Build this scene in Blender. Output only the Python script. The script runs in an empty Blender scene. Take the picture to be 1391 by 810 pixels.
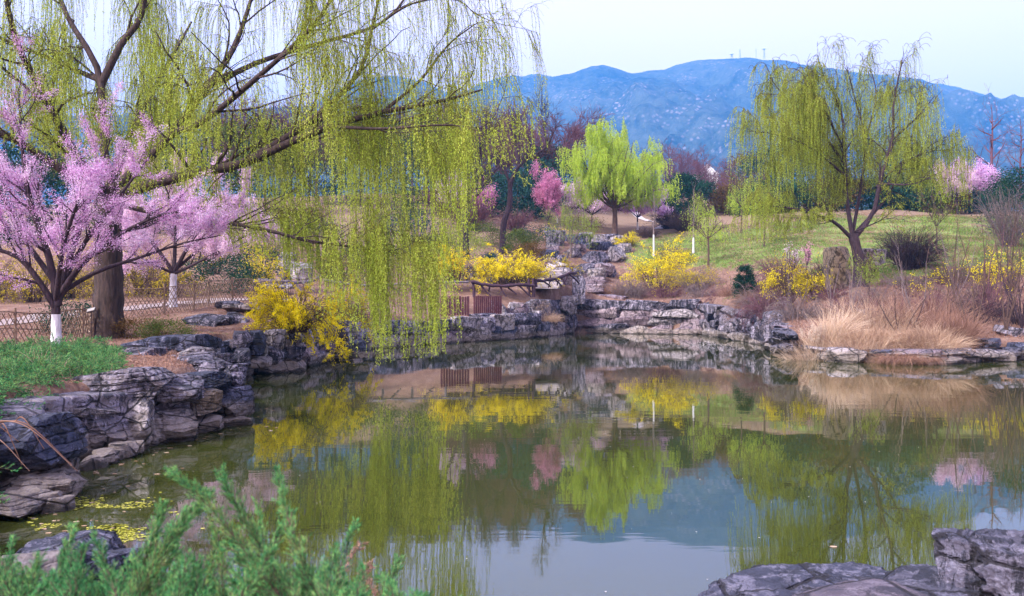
import bpy, math, random
import numpy as np
from math import radians, pi

sc = bpy.context.scene
COL = sc.collection
F = 1205.0           # focal length in photo pixels
CAM = np.array([0.0, 0.0, 2.2])

def W(px, py, Y):
    return np.array([(px - 695.5) / F * Y, Y, 2.2 - (py - 412.0) / F * Y])

# ------------------------------------------------------------------ noise
def _hash(ix, iy, iz, seed):
    h = (ix.astype(np.int64) * 374761393 + iy.astype(np.int64) * 668265263 + iz.astype(np.int64) * 2147483647 + seed * 974634777) & 0xffffffff
    h = ((h ^ (h >> 13)) * 1274126177) & 0xffffffff
    h = (h ^ (h >> 16)) & 0xffffffff
    return h / 4294967295.0

def vnoise(p, seed=0):
    p = np.asarray(p, float)
    i = np.floor(p).astype(np.int64); f = p - i
    f = f * f * (3 - 2 * f)
    r = 0
    for dx in (0, 1):
        wx = f[:, 0] if dx else 1 - f[:, 0]
        for dy in (0, 1):
            wy = f[:, 1] if dy else 1 - f[:, 1]
            for dz in (0, 1):
                wz = f[:, 2] if dz else 1 - f[:, 2]
                r = r + wx * wy * wz * _hash(i[:, 0] + dx, i[:, 1] + dy, i[:, 2] + dz, seed)
    return r * 2 - 1

def fbm(p, oct=4, seed=0, gain=0.5):
    a, s, t = 1.0, 0, 0
    p = np.asarray(p, float)
    for k in range(oct):
        s = s + a * vnoise(p * 2 ** k + k * 17.3, seed + k); t += a; a *= gain
    return s / t

# ------------------------------------------------------------------ object helpers
def mesh_obj(name, V, Fc, mat, parent=None, smooth=True):
    """V (n,3); Fc: (m,3)/(m,4) array or list of such arrays"""
    me = bpy.data.meshes.new(name)
    V = np.asarray(V, np.float32).reshape(-1, 3)
    if not isinstance(Fc, list): Fc = [Fc]
    Fc = [np.asarray(f, np.int32) for f in Fc if len(f)]
    loops = np.concatenate([f.ravel() for f in Fc]) if Fc else np.zeros(0, np.int32)
    tot = np.concatenate([np.full(len(f), f.shape[1], np.int32) for f in Fc])
    start = np.concatenate([[0], np.cumsum(tot)[:-1]]).astype(np.int32)
    me.vertices.add(len(V)); me.vertices.foreach_set('co', V.ravel())
    me.loops.add(len(loops)); me.loops.foreach_set('vertex_index', loops)
    me.polygons.add(len(tot)); me.polygons.foreach_set('loop_start', start)
    me.polygons.foreach_set('loop_total', tot)
    me.update(calc_edges=True)
    me.polygons.foreach_set('use_smooth', np.full(len(tot), smooth, bool))
    me.materials.append(mat)
    o = bpy.data.objects.new(name, me)
    COL.objects.link(o)
    if parent is not None: o.parent = parent
    return o

def tag(o, label=None, cat=None, group=None, kind=None):
    if label: o['label'] = label
    if cat: o['category'] = cat
    if group: o['group'] = group
    if kind: o['kind'] = kind
    return o

def empty(name, loc, rz=0.0, s=1.0):
    o = bpy.data.objects.new(name, None); COL.objects.link(o)
    o.location = loc; o.rotation_euler = (0, 0, rz)
    o.scale = (s, s, s) if not hasattr(s, '__len__') else s
    o.empty_display_size = 0.2
    return o

def copy_tree(o, parent=None):
    c = o.copy(); COL.objects.link(c)
    if parent is not None: c.parent = parent
    for ch in list(o.children): copy_tree(ch, c)
    return c

class MB:
    def __init__(s): s.V = []; s.Q = []; s.T = []; s.n = 0
    def add(s, V, Q=None, T=None):
        V = np.asarray(V, float).reshape(-1, 3)
        if Q is not None and len(Q): s.Q.append(np.asarray(Q) + s.n)
        if T is not None and len(T): s.T.append(np.asarray(T) + s.n)
        s.V.append(V); s.n += len(V)
    def box(s, c, d, rz=0.0, jit=None, seed=0):
        d = np.array(d) / 2
        v = np.array([[x, y, z] for x in (-1, 1) for y in (-1, 1) for z in (-1, 1)], float) * d
        if jit: v += np.random.default_rng(seed).uniform(-jit, jit, v.shape)
        ca, sa = math.cos(rz), math.sin(rz)
        v = np.stack([v[:, 0] * ca - v[:, 1] * sa, v[:, 0] * sa + v[:, 1] * ca, v[:, 2]], 1) + np.array(c)
        s.add(v, [[0, 1, 3, 2], [4, 6, 7, 5], [0, 4, 5, 1], [2, 3, 7, 6], [0, 2, 6, 4], [1, 5, 7, 3]])
    def tubes(s, P, R, k=6, cap=False):
        P = np.asarray(P, float); R = np.asarray(R, float)
        if P.ndim == 2: P = P[None]; R = R[None]
        B, n, _ = P.shape
        if B == 0: return
        T = np.gradient(P, axis=1); T /= np.linalg.norm(T, axis=2, keepdims=True) + 1e-9
        mT = T.mean(1); ref = np.where(np.abs(mT[:, 2:3]) > 0.7, np.array([[1.0, 0.13, 0]]), np.array([[0, 0.07, 1.0]]))[:, None, :]
        A = np.cross(T, np.broadcast_to(ref, T.shape)); A /= np.linalg.norm(A, axis=2, keepdims=True) + 1e-9
        Bn = np.cross(T, A)
        th = np.arange(k) * 2 * pi / k
        V = P[:, :, None, :] + R[:, :, None, None] * (np.cos(th)[None, None, :, None] * A[:, :, None, :] + np.sin(th)[None, None, :, None] * Bn[:, :, None, :])
        b, i, j = np.meshgrid(np.arange(B), np.arange(n - 1), np.arange(k), indexing='ij')
        q = lambda i, j: b * n * k + i * k + (j % k)
        Q = np.stack([q(i, j), q(i, j + 1), q(i + 1, j + 1), q(i + 1, j)], -1).reshape(-1, 4)
        s.add(V, Q)
        if cap:
            for bb in range(B):
                for e in (0, n - 1):
                    c = P[bb, e]
                    ring = V[bb, e]
                    s.add(np.vstack([ring, c]), T=[[m, (m + 1) % k, k] for m in range(k)])
    def leaves(s, C, D, L, Wd, rng):
        """diamond leaves: centres C, directions D (unit), length L, width W"""
        N = len(C)
        r = rng.normal(size=(N, 3)); w = np.cross(D, r); w /= np.linalg.norm(w, axis=1, keepdims=True) + 1e-9
        L = np.broadcast_to(np.asarray(L, float).reshape(-1, 1), (N, 1)); Wd = np.broadcast_to(np.asarray(Wd, float).reshape(-1, 1), (N, 1))
        V = np.stack([C, C + D * L * .45 + w * Wd / 2, C + D * L, C + D * L * .45 - w * Wd / 2], 1)
        Q = np.arange(N * 4).reshape(N, 4)
        s.add(V, Q)
    def build(s, name, mat, parent=None, smooth=True):
        f = []
        if s.Q: f.append(np.concatenate(s.Q))
        if s.T: f.append(np.concatenate(s.T))
        return mesh_obj(name, np.concatenate(s.V), f, mat, parent, smooth)

def unit(v):
    return v / (np.linalg.norm(v, axis=-1, keepdims=True) + 1e-9)
def rdir(rng, n):
    return unit(rng.normal(size=(n, 3)))

# ------------------------------------------------------------------ materials
def newmat(name):
    m = bpy.data.materials.new(name); m.use_nodes = True
    nt = m.node_tree; nt.nodes.clear()
    return m, nt
class NT:
    def __init__(s, nt): s.nt = nt
    def n(s, t, **kw):
        nd = s.nt.nodes.new(t)
        for k, v in kw.items():
            if k.startswith('i_'):
                key = k[2:].replace('_', ' ')
                nd.inputs[key].default_value = v
            elif k.startswith('n') and k[1:].isdigit(): nd.inputs[int(k[1:])].default_value = v
            else: setattr(nd, k, v)
        return nd
    def l(s, a, b): s.nt.links.new(a, b)
    def noise(s, vec, scale, detail=4, rough=0.55, dist=0.0):
        nd = s.n('ShaderNodeTexNoise'); nd.inputs['Scale'].default_value = scale; nd.inputs['Detail'].default_value = detail
        nd.inputs['Roughness'].default_value = rough; nd.inputs['Distortion'].default_value = dist
        if vec is not None: s.l(vec, nd.inputs['Vector'])
        return nd.outputs['Fac']
    def ramp(s, fac, stops, interp='LINEAR'):
        nd = s.n('ShaderNodeValToRGB'); cr = nd.color_ramp; cr.interpolation = interp
        while len(cr.elements) < len(stops): cr.elements.new(0.5)
        for e, (p, c) in zip(cr.elements, stops):
            e.position = p; e.color = (*c, 1) if len(c) == 3 else c
        s.l(fac, nd.inputs['Fac']); return nd.outputs['Color']
    def mix(s, fac, a, b, mode='MIX'):
        nd = s.n('ShaderNodeMix'); nd.data_type = 'RGBA'; nd.blend_type = mode
        for sock, v in ((nd.inputs[0], fac), (nd.inputs[6], a), (nd.inputs[7], b)):
            if isinstance(v, (int, float)): sock.default_value = v
            elif isinstance(v, tuple): sock.default_value = (*v, 1) if len(v) == 3 else v
            else: s.l(v, sock)
        return nd.outputs[2]
    def math(s, op, a, b=0.5, clamp=False):
        nd = s.n('ShaderNodeMath'); nd.operation = op; nd.use_clamp = clamp
        for sock, v in ((nd.inputs[0], a), (nd.inputs[1], b)):
            if isinstance(v, (int, float)): sock.default_value = v
            else: s.l(v, sock)
        return nd.outputs[0]
    def out(s, sh, disp=None):
        o = s.n('ShaderNodeOutputMaterial'); s.l(sh, o.inputs['Surface'])
    def princ(s, col, rough=0.85, bump=None, strength=0.5, dist=0.05, spec=0.3):
        p = s.n('ShaderNodeBsdfPrincipled')
        if isinstance(col, tuple): p.inputs['Base Color'].default_value = (*col, 1)
        else: s.l(col, p.inputs['Base Color'])
        if isinstance(rough, (int, float)): p.inputs['Roughness'].default_value = rough
        else: s.l(rough, p.inputs['Roughness'])
        p.inputs['Specular IOR Level'].default_value = spec
        if bump is not None:
            b = s.n('ShaderNodeBump'); b.inputs['Strength'].default_value = strength; b.inputs['Distance'].default_value = dist
            s.l(bump, b.inputs['Height']); s.l(b.outputs[0], p.inputs['Normal'])
        return p.outputs[0]

def leaf_mat(name, cols, trans=0.35, clump=0.6, rough=0.6):
    """colour varies leaf by leaf, and by clump through noise in object space"""
    m, nt = newmat(name); t = NT(nt)
    g = t.n('ShaderNodeNewGeometry'); tc = t.n('ShaderNodeTexCoord')
    nz = t.noise(tc.outputs['Object'], clump, 2)
    f = t.math('ADD', t.math('MULTIPLY', g.outputs['Random Per Island'], 0.55), t.math('MULTIPLY', nz, 0.9))
    f = t.math('SUBTRACT', f, 0.22)
    stops = [(i / max(1, len(cols) - 1), c) for i, c in enumerate(cols)]
    c = t.ramp(f, stops)
    d = t.n('ShaderNodeBsdfDiffuse'); tr = t.n('ShaderNodeBsdfTranslucent')
    t.l(c, d.inputs[0]); t.l(c, tr.inputs[0])
    mx = t.n('ShaderNodeMixShader'); mx.inputs[0].default_value = trans
    t.l(d.outputs[0], mx.inputs[1]); t.l(tr.outputs[0], mx.inputs[2])
    t.out(mx.outputs[0]); return m

def bark_mat(name, a, b, scale=6.0):
    m, nt = newmat(name); t = NT(nt)
    tc = t.n('ShaderNodeTexCoord'); mp = t.n('ShaderNodeMapping'); mp.inputs['Scale'].default_value = (scale, scale, scale * .18)
    t.l(tc.outputs['Object'], mp.inputs[0])
    f = t.noise(mp.outputs[0], 2.5, 5, .65, .4)
    c = t.ramp(f, [(.3, a), (.7, b)])
    t.out(t.princ(c, .9, f, .9, .04)); return m

def rock_mat(name, dark, mid, light, ochre, strata=7.0, lightamt=.56, tidal=.72):
    m, nt = newmat(name); t = NT(nt)
    oi = t.n('ShaderNodeObjectInfo'); ge = t.n('ShaderNodeNewGeometry'); pos = ge.outputs['Position']
    def mapped(sc_, rot=(0, 0, 0)):
        mp = t.n('ShaderNodeMapping'); mp.inputs['Scale'].default_value = sc_; mp.inputs['Rotation'].default_value = rot; t.l(pos, mp.inputs[0]); return mp.outputs[0]
    big = t.noise(pos, 1.3, 6, .65, .8)
    bed = t.noise(mapped((.8, .8, 3.0), (.15, .22, 0)), strata * .6, 7, .72, .9)
    drip = t.noise(mapped((3.2, 3.2, .45)), 1.6, 6, .7, .5)
    fine = t.noise(pos, 26, 6, .75)
    a = t.math('ADD', t.math('MULTIPLY', big, .75), t.math('MULTIPLY', oi.outputs['Random'], .3))
    base = t.ramp(a, [(.38, dark), (.52, mid), (.74, ochre)])
    li = t.ramp(t.math('ADD', t.math('ADD', t.math('MULTIPLY', drip, .4), t.math('MULTIPLY', bed, .35)), t.math('MULTIPLY', fine, .25)), [(lightamt - .075, (0, 0, 0)), (lightamt - .01, (1, 1, 1))])
    c = t.mix(t.math('MULTIPLY', li, .85), base, light)
    dk = t.ramp(t.noise(mapped((2.0, 2.0, .9)), 1.7, 7, .75, 1.0), [(.45, (1, 1, 1)), (.50, (0, 0, 0))])
    c = t.mix(t.math('MULTIPLY', dk, .85), c, tuple(x * .4 for x in dark))
    # lichen-darkened tops, pale scoured band at the old waterline, wet dark line at the water
    sep = t.n('ShaderNodeSeparateXYZ'); t.l(ge.outputs['Normal'], sep.inputs[0])
    topm = t.ramp(t.math('ADD', sep.outputs[2], t.math('MULTIPLY', t.math('SUBTRACT', big, .5), 1.2)), [(.55, (0, 0, 0)), (.9, (1, 1, 1))])
    c = t.mix(t.math('MULTIPLY', topm, .45), c, (.075, .082, .125))
    sp = t.n('ShaderNodeSeparateXYZ'); t.l(pos, sp.inputs[0])
    zz = t.math('ADD', sp.outputs[2], t.math('MULTIPLY', t.math('SUBTRACT', big, .5), .5))
    tide = t.ramp(zz, [(.0, (1, 1, 1)), (.32, (1, 1, 1)), (.46, (0, 0, 0))])
    tc_ = t.ramp(t.noise(pos, 5, 6, .7), [(.35, (.16, .125, .11)), (.65, (.42, .35, .31))])
    c = t.mix(t.math('MULTIPLY', tide, tidal), c, tc_)
    wet = t.ramp(zz, [(.0, (1, 1, 1)), (.05, (1, 1, 1)), (.09, (0, 0, 0))])
    c = t.mix(t.math('MULTIPLY', wet, .75), c, (.03, .026, .022))
    vz = t.n('ShaderNodeTexVoronoi'); vz.feature = 'DISTANCE_TO_EDGE'; vz.inputs['Scale'].default_value = 1.5
    t.l(mapped((1, 1, 1.8), (.15, .2, 0)), vz.inputs['Vector'])
    crack = t.ramp(vz.outputs['Distance'], [(0, (0, 0, 0)), (.012, (0, 0, 0)), (.03, (1, 1, 1))])
    c = t.mix(t.math('MULTIPLY', t.math('SUBTRACT', 1.0, crack), .8), c, (.02, .018, .022))
    h = t.math('ADD', t.math('MULTIPLY', bed, .9), t.math('MULTIPLY', fine, .6))
    h = t.math('ADD', h, t.math('MULTIPLY', drip, .5)); h = t.math('ADD', h, t.math('MULTIPLY', crack, .6))
    t.out(t.princ(c, .75, h, 1.0, .10, .3)); return m

M = {}
M['willow'] = leaf_mat('willow leaf', [(.26, .37, .04), (.45, .58, .07), (.60, .69, .12), (.74, .74, .20)], .55, .5)
M['willow_far'] = leaf_mat('distant willow leaf', [(.30, .44, .05), (.48, .62, .08), (.61, .73, .16)], .55, .35)
M['willow_stem'] = leaf_mat('willow withe', [(.14, .14, .03), (.24, .25, .04)], .1, 1)
M['bark_willow'] = bark_mat('willow bark', (.012, .009, .009), (.085, .055, .05), 5)
M['bark_dark'] = bark_mat('dark bark', (.014, .009, .013), (.075, .045, .06), 8)
M['bark_red'] = bark_mat('reddish twig', (.07, .028, .04), (.19, .085, .11), 8)
M['bark_grey'] = bark_mat('grey twig', (.09, .065, .07), (.25, .19, .19), 8)
M['bark_brown'] = bark_mat('brown bark', (.035, .022, .02), (.14, .085, .07), 6)
M['white_paint'] = bark_mat('limewash', (.42, .40, .46), (.80, .79, .85), 7)
M['blossom'] = leaf_mat('pink blossom', [(.28, .07, .26), (.58, .28, .56), (.80, .60, .82), (.97, .91, .98)], .35, 1.4)
M['blossom_pale'] = leaf_mat('pale blossom', [(.52, .30, .48), (.78, .56, .72), (.92, .82, .90)], .35, 1.4)
M['blossom_deep'] = leaf_mat('deep pink blossom', [(.38, .10, .24), (.62, .25, .44), (.80, .48, .64)], .35, 1.0)
M['yellow'] = leaf_mat('yellow flower', [(.50, .40, .01), (.86, .72, .015), (.98, .88, .05)], .3, 1.6)
M['yellow_dull'] = leaf_mat('dull yellow flower', [(.26, .22, .02), (.55, .44, .015), (.78, .64, .03)], .3, 1.2)
M['conifer'] = leaf_mat('conifer needles', [(.008, .025, .016), (.018, .055, .036), (.04, .10, .06)], .15, .8)
M['conifer_blue'] = leaf_mat('bluish needles', [(.014, .035, .035), (.025, .07, .06), (.05, .12, .095)], .15, .8)
M['juniper'] = leaf_mat('juniper scales', [(.006, .035, .016), (.025, .14, .05), (.09, .31, .11), (.24, .42, .13), (.36, .33, .13)], .3, 4.5)
M['shrub_green'] = leaf_mat('shrub leaf', [(.03, .05, .015), (.08, .115, .03), (.17, .20, .05)], .25, 1.5)
M['shrub_brown'] = leaf_mat('brown shrub leaf', [(.05, .03, .018), (.12, .07, .03), (.16, .12, .03)], .2, 1.5)
M['fresh'] = leaf_mat('fresh leaf', [(.14, .20, .03), (.28, .36, .06), (.40, .46, .12)], .4, 1.0)
M['straw'] = leaf_mat('dry straw', [(.24, .145, .10), (.46, .31, .22), (.72, .56, .43)], .3, .9)
M['straw_pale'] = leaf_mat('pale reed', [(.36, .24, .17), (.62, .46, .34), (.86, .72, .58)], .3, 1.2)
M['plume'] = leaf_mat('reed plume', [(.5, .38, .30), (.75, .62, .52)], .3, 2)
M['redgrass'] = leaf_mat('red brown grass', [(.15, .08, .06), (.29, .165, .125), (.44, .29, .22)], .25, 1.2)
M['grass'] = leaf_mat('grass blade', [(.06, .10, .025), (.13, .20, .04), (.26, .29, .09)], .3, .3)
M['duck'] = leaf_mat('floating leaf', [(.25, .26, .03), (.5, .5, .08), (.6, .55, .2)], .2, 2)
M['petal'] = leaf_mat('floating petal', [(.5, .48, .45), (.8, .76, .8)], .2, 2)
M['bamboo'] = bark_mat('weathered bamboo', (.13, .08, .06), (.34, .24, .17), 9)
M['log'] = bark_mat('dark painted log', (.022, .010, .018), (.085, .045, .07), 8)
M['log_grey'] = bark_mat('grey log', (.09, .075, .085), (.26, .22, .24), 8)
M['rock'] = rock_mat('blue grey rock', (.030, .032, .055), (.12, .105, .15), (.46, .41, .52), (.30, .25, .26))
M['rock_pale'] = rock_mat('pale rock', (.13, .11, .12), (.29, .245, .25), (.56, .50, .55), (.40, .33, .29), 5, .54)
M['rock_blue'] = rock_mat('blue rock', (.014, .02, .045), (.06, .07, .13), (.36, .36, .52), (.16, .15, .2), 8, .6)
M['rock_near'] = rock_mat('near blue rock', (.014, .018, .04), (.075, .08, .14), (.40, .38, .52), (.20, .18, .25), 8, .56, 0.0)
M['rock_near_pink'] = rock_mat('near pinkish rock', (.12, .09, .12), (.26, .20, .25), (.46, .38, .46), (.30, .24, .27), 6, .58, 0.0)
M['rock_pink'] = rock_mat('pinkish rock', (.2, .14, .17), (.34, .26, .31), (.56, .48, .56), (.40, .32, .34), 6, .6)
M['rock_ochre'] = rock_mat('ochre rock', (.2, .14, .09), (.36, .27, .18), (.5, .42, .36), (.42, .32, .2), 5, .62)

def simple(name, col, rough=.7, scale=20, amt=.25, bump=.3):
    m, nt = newmat(name); t = NT(nt); tc = t.n('ShaderNodeTexCoord')
    f = t.noise(tc.outputs['Object'], scale, 5, .65)
    c = t.ramp(f, [(.25, tuple(x * (1 - amt) for x in col)), (.75, tuple(min(1, x * (1 + amt)) for x in col))])
    t.out(t.princ(c, rough, f, bump, .02)); return m
M['stone_step'] = simple('step stone', (.36, .31, .31), .8, 4, .35)
M['path'] = simple('pale paving', (.48, .43, .46), .8, 3, .2)
M['path_earth'] = simple('pinkish gravel', (.27, .215, .215), .9, 5, .25)
M['maroon'] = bark_mat('maroon boards', (.035, .010, .016), (.12, .04, .055), 9)
M['white'] = simple('white render', (.78, .78, .82), .7, 3, .1)
M['roof'] = simple('grey roof', (.22, .2, .25), .8, 5, .2)
M['metal'] = simple('dark metal', (.05, .03, .03), .5, 20, .3)
M['label'] = simple('pale sign plate', (.30, .28, .28), .5, 20, .15)
M['fence_back'] = simple('grey metal', (.4, .4, .45), .5, 20, .1)

# ground: mulch, straw and grass; the share of grass is painted per vertex where grass really grows
m, nt = newmat('ground'); t = NT(nt); M['ground'] = m
ge = t.n('ShaderNodeNewGeometry'); pos = ge.outputs['Position']
at = t.n('ShaderNodeAttribute', attribute_name='grass'); at2 = t.n('ShaderNodeAttribute', attribute_name='straw')
n1 = t.noise(pos, 1.3, 6, .7); n2 = t.noise(pos, 14, 6, .75); n3 = t.noise(pos, .35, 5, .65)
soil = t.ramp(t.math('ADD', t.math('MULTIPLY', n1, .5), t.math('MULTIPLY', n2, .5)), [(.32, (.08, .045, .036)), (.5, (.21, .125, .098)), (.66, (.36, .26, .21))])
straw = t.ramp(n2, [(.3, (.13, .085, .06)), (.65, (.31, .225, .16))])
c = t.mix(at2.outputs['Fac'], soil, straw)
gr = t.ramp(t.math('ADD', t.math('MULTIPLY', n3, .6), t.math('MULTIPLY', n2, .4)), [(.34, (.085, .13, .03)), (.52, (.15, .22, .05)), (.68, (.30, .29, .12))])
gf = t.ramp(t.math('ADD', at.outputs['Fac'], t.math('MULTIPLY', t.math('SUBTRACT', t.noise(pos, .45, 8, .78), .5), 3.2)), [(.42, (0, 0, 0)), (.6, (1, 1, 1))])
c = t.mix(gf, c, gr)
t.out(t.princ(c, .95, n2, .8, .08, .1))

# water
m, nt = newmat('water'); t = NT(nt); M['water'] = m
ge = t.n('ShaderNodeNewGeometry'); mp = t.n('ShaderNodeMapping'); mp.inputs['Scale'].default_value = (.35, 1.6, 1)
t.l(ge.outputs['Position'], mp.inputs[0])
n1 = t.noise(mp.outputs[0], 1.2, 3, .5, .3); n2 = t.noise(mp.outputs[0], 9, 2, .5)
brz = t.ramp(t.noise(ge.outputs['Position'], .16, 4, .6, .8), [(.42, (.25, .25, .25)), (.62, (1.6, 1.6, 1.6))])
h = t.math('ADD', t.math('MULTIPLY', n1, 1.0), t.math('MULTIPLY', n2, .09))
h = t.math('MULTIPLY', h, brz)
wc = t.ramp(t.noise(ge.outputs['Position'], .25, 3), [(.3, (.028, .036, .007)), (.7, (.046, .054, .012))])
p = t.n('ShaderNodeBsdfPrincipled'); t.l(wc, p.inputs['Base Color']); p.inputs['Roughness'].default_value = .015
p.inputs['IOR'].default_value = 1.8; p.inputs['Specular Tint'].default_value = (.58, .74, 1.0, 1)
b = t.n('ShaderNodeBump'); b.inputs['Strength'].default_value = .035; b.inputs['Distance'].default_value = .04
t.l(h, b.inputs['Height']); t.l(b.outputs[0], p.inputs['Normal'])
t.out(p.outputs[0])

# mountain: dark woods, paler scree, blossoming trees in drifts
def hill_mat(name, a, b, dots):
    m, nt = newmat(name); t = NT(nt)
    ge = t.n('ShaderNodeNewGeometry'); pos = ge.outputs['Position']
    n1 = t.noise(pos, .004, 8, .68); n2 = t.noise(pos, .05, 4, .7)
    c = t.ramp(t.math('ADD', t.math('MULTIPLY', n1, .6), t.math('MULTIPLY', n2, .4)), [(.40, a), (.58, b)])
    v = t.n('ShaderNodeTexVoronoi'); v.inputs['Scale'].default_value = .09; v.inputs['Randomness'].default_value = 1
    t.l(pos, v.inputs['Vector'])
    d = t.ramp(v.outputs['Distance'], [(.1, (1, 1, 1)), (.42, (0, 0, 0))])
    dens = t.ramp(t.noise(pos, .0075, 6, .7), [(.46, (0, 0, 0)), (.66, (1, 1, 1))])
    c = t.mix(t.math('MULTIPLY', t.math('MULTIPLY', d, dens), dots), c, (.78, .60, .74))
    t.out(t.princ(c, .95, n2, 1.0, 6.0, .05)); return m
M['hill'] = hill_mat('wooded mountain', (.004, .016, .014), (.07, .085, .07), .4)
M['hill2'] = hill_mat('far ridge', (.05, .04, .05), (.10, .08, .09), .2)

# ------------------------------------------------------------------ pond outline and terrain
POND = np.array([(-5.3, 9.2), (-5.45, 10.5), (-6.1, 11.6), (-5.5, 13.4), (-4.95, 16.3), (-6.3, 19), (-8.0, 24), (-8.0, 27), (-7.0, 28.5), (-6.7, 34), (-6.8, 42),
                 (-3.8, 48), (1.1, 55), (1.9, 57), (4.4, 65), (13, 62), (13.1, 46), (10.7, 36.5), (12.3, 33), (15.3, 31.6), (19.6, 34), (30, 33), (30, 12), (14, 7.2), (5, 6.4), (2.6, 6.9),
                 (1.3, 5.7), (.2, 5.0), (-1.5, 5.2), (-3.0, 6.8), (-4.4, 8.2)])
def pond_sd(x, y):
    """signed distance to the pond outline, negative inside"""
    x = np.asarray(x, float); y = np.asarray(y, float)
    d = np.full(x.shape, 1e9); inside = np.zeros(x.shape, bool)
    n = len(POND)
    for i in range(n):
        ax, ay = POND[i]; bx, by = POND[(i + 1) % n]
        ex, ey = bx - ax, by - ay
        tt = np.clip(((x - ax) * ex + (y - ay) * ey) / (ex * ex + ey * ey), 0, 1)
        d = np.minimum(d, np.hypot(x - ax - tt * ex, y - ay - tt * ey))
        c = ((ay > y) != (by > y)) & (x < (bx - ax) * (y - ay) / (by - ay + 1e-12) + ax)
        inside ^= c
    return np.where(inside, -d, d)

ctrl = []
for px, py, Y in [(77, 475, 21), (145, 458, 26), (320, 492, 16.5), (100, 522, 13.5), (0, 560, 9.8), (-250, 560, 9), (355, 415, 34), (250, 428, 32), (165, 440, 30),
                  (370, 412, 37), (405, 440, 31), (480, 432, 37), (560, 425, 48), (420, 400, 46), (655, 405, 56), (700, 404, 58.5), (630, 436, 51), (662, 431, 53.3), (700, 430, 55), (733, 428, 57.3), (560, 436, 47.5), (740, 390, 61), (740, 370, 66), (765, 352, 74),
                  (835, 321, 90), (885, 325, 92), (900, 302, 106), (960, 268, 150), (800, 405, 68), (870, 405, 68), (950, 405, 64.5), (1000, 412, 55), (1040, 428, 49), (850, 385, 73),
                  (1100, 440, 39), (1160, 460, 35), (1290, 467, 33.5), (1391, 455, 37), (1500, 455, 38), (1166, 386, 46), (1390, 385, 50), (962, 356, 72), (1011, 402, 58), (1100, 332, 70), (1250, 350, 60),
                  (1200, 296, 88), (1390, 291, 88), (1391, 335, 66), (1060, 300, 90), (1000, 292, 105), (1200, 290, 140), (1390, 289, 150), (1600, 300, 90),
                  (60, 412, 42), (200, 408, 43), (-150, 412, 42), (310, 392, 48), (440, 378, 56), (500, 290, 80), (350, 330, 62), (100, 345, 60), (-200, 350, 60), (600, 345, 72), (680, 330, 78),
                  (640, 300, 92), (745, 302, 90), (500, 262, 110), (100, 280, 110), (-300, 290, 110), (30, 446, 29), (600, 270, 150), (800, 270, 150)]:
    ctrl.append(W(px, py, Y))
ctrl += [np.array(p, float) for p in [(0, 0, .55), (2, 3, .35), (-2, 3, .5), (0, 4.4, .25), (3.6, 5.2, .05), (2.6, 4.6, .05), (4.6, 5.6, .05), (-4, 6, .4), (8, 3, .5), (20, 3, .7), (-10, 3, .9), (0, -10, .6), (-20, -10, 1.2), (20, -10, .8),
         (0, -100, 2), (-150, 0, 6), (150, 0, 5), (40, 20, 1.2), (40, 40, 2.2), (60, 80, 9), (-60, 80, 8), (-40, 20, 1.5), (-40, 45, 2.4), (0, 250, 26), (-120, 250, 22), (130, 250, 22),
         (0, 450, 34), (-300, 450, 30), (300, 450, 30), (0, 900, 38), (-900, 900, 38), (900, 900, 38), (0, 1500, 40), (-1500, 600, 30), (1500, 600, 30), (0, -400, 3), (0, 3500, 40), (-3500, 1500, 40), (3500, 1500, 40)]]
ctrl = np.array(ctrl)
cen = ctrl[:, :2]
def phi(a, b):
    return np.sqrt(((a[:, None, :] - b[None, :, :]) ** 2).sum(-1))
A = np.zeros((len(cen) + 1,) * 2); A[:-1, :-1] = phi(cen, cen) - np.eye(len(cen)) * .4; A[:-1, -1] = 1; A[-1, :-1] = 1
wts = np.linalg.solve(A, np.concatenate([ctrl[:, 2], [0]]))
def axis_coords(lo, hi, lo_f, hi_f, step, grow=1.09):
    a = list(np.arange(lo_f, hi_f + 1e-6, step)); s = step
    while a[-1] < hi: s *= grow; a.append(a[-1] + s)
    s = step
    while a[0] > lo: s *= grow; a.insert(0, a[0] - s)
    return np.array(a)
GX = axis_coords(-4200, 4200, -24, 34, .33); GY = axis_coords(-450, 4200, 2, 70, .33, 1.06)
gx, gy = np.meshgrid(GX, GY, indexing='ij')
pts = np.stack([gx.ravel(), gy.ravel()], 1)
Z = np.concatenate([phi(pts[i:i + 20000], cen) @ wts[:-1] + wts[-1] for i in range(0, len(pts), 20000)])
sd = pond_sd(pts[:, 0], pts[:, 1])
p3 = np.column_stack([pts, np.zeros(len(pts))])
Z = np.maximum(Z, .18)
Z += .10 * fbm(p3 * .9, 3, 5) * np.clip(sd, 0, 1) + .65 * fbm(p3 * .12, 3, 9) * np.clip((sd - 6) / 20, 0, 1)
dz = np.clip((sd - .25) / .55, 0, 1); dz = dz * dz * (3 - 2 * dz)
Z = Z * dz + (-.9) * (1 - dz)
ZG = Z.reshape(gx.shape)
def H(x, y):
    x = np.atleast_1d(np.asarray(x, float)); y = np.atleast_1d(np.asarray(y, float))
    i = np.clip(np.searchsorted(GX, x) - 1, 0, len(GX) - 2); j = np.clip(np.searchsorted(GY, y) - 1, 0, len(GY) - 2)
    fx = np.clip((x - GX[i]) / (GX[i + 1] - GX[i]), 0, 1); fy = np.clip((y - GY[j]) / (GY[j + 1] - GY[j]), 0, 1)
    return (ZG[i, j] * (1 - fx) * (1 - fy) + ZG[i + 1, j] * fx * (1 - fy) + ZG[i, j + 1] * (1 - fx) * fy + ZG[i + 1, j + 1] * fx * fy)
def h1(x, y): return float(H(x, y)[0])
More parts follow.
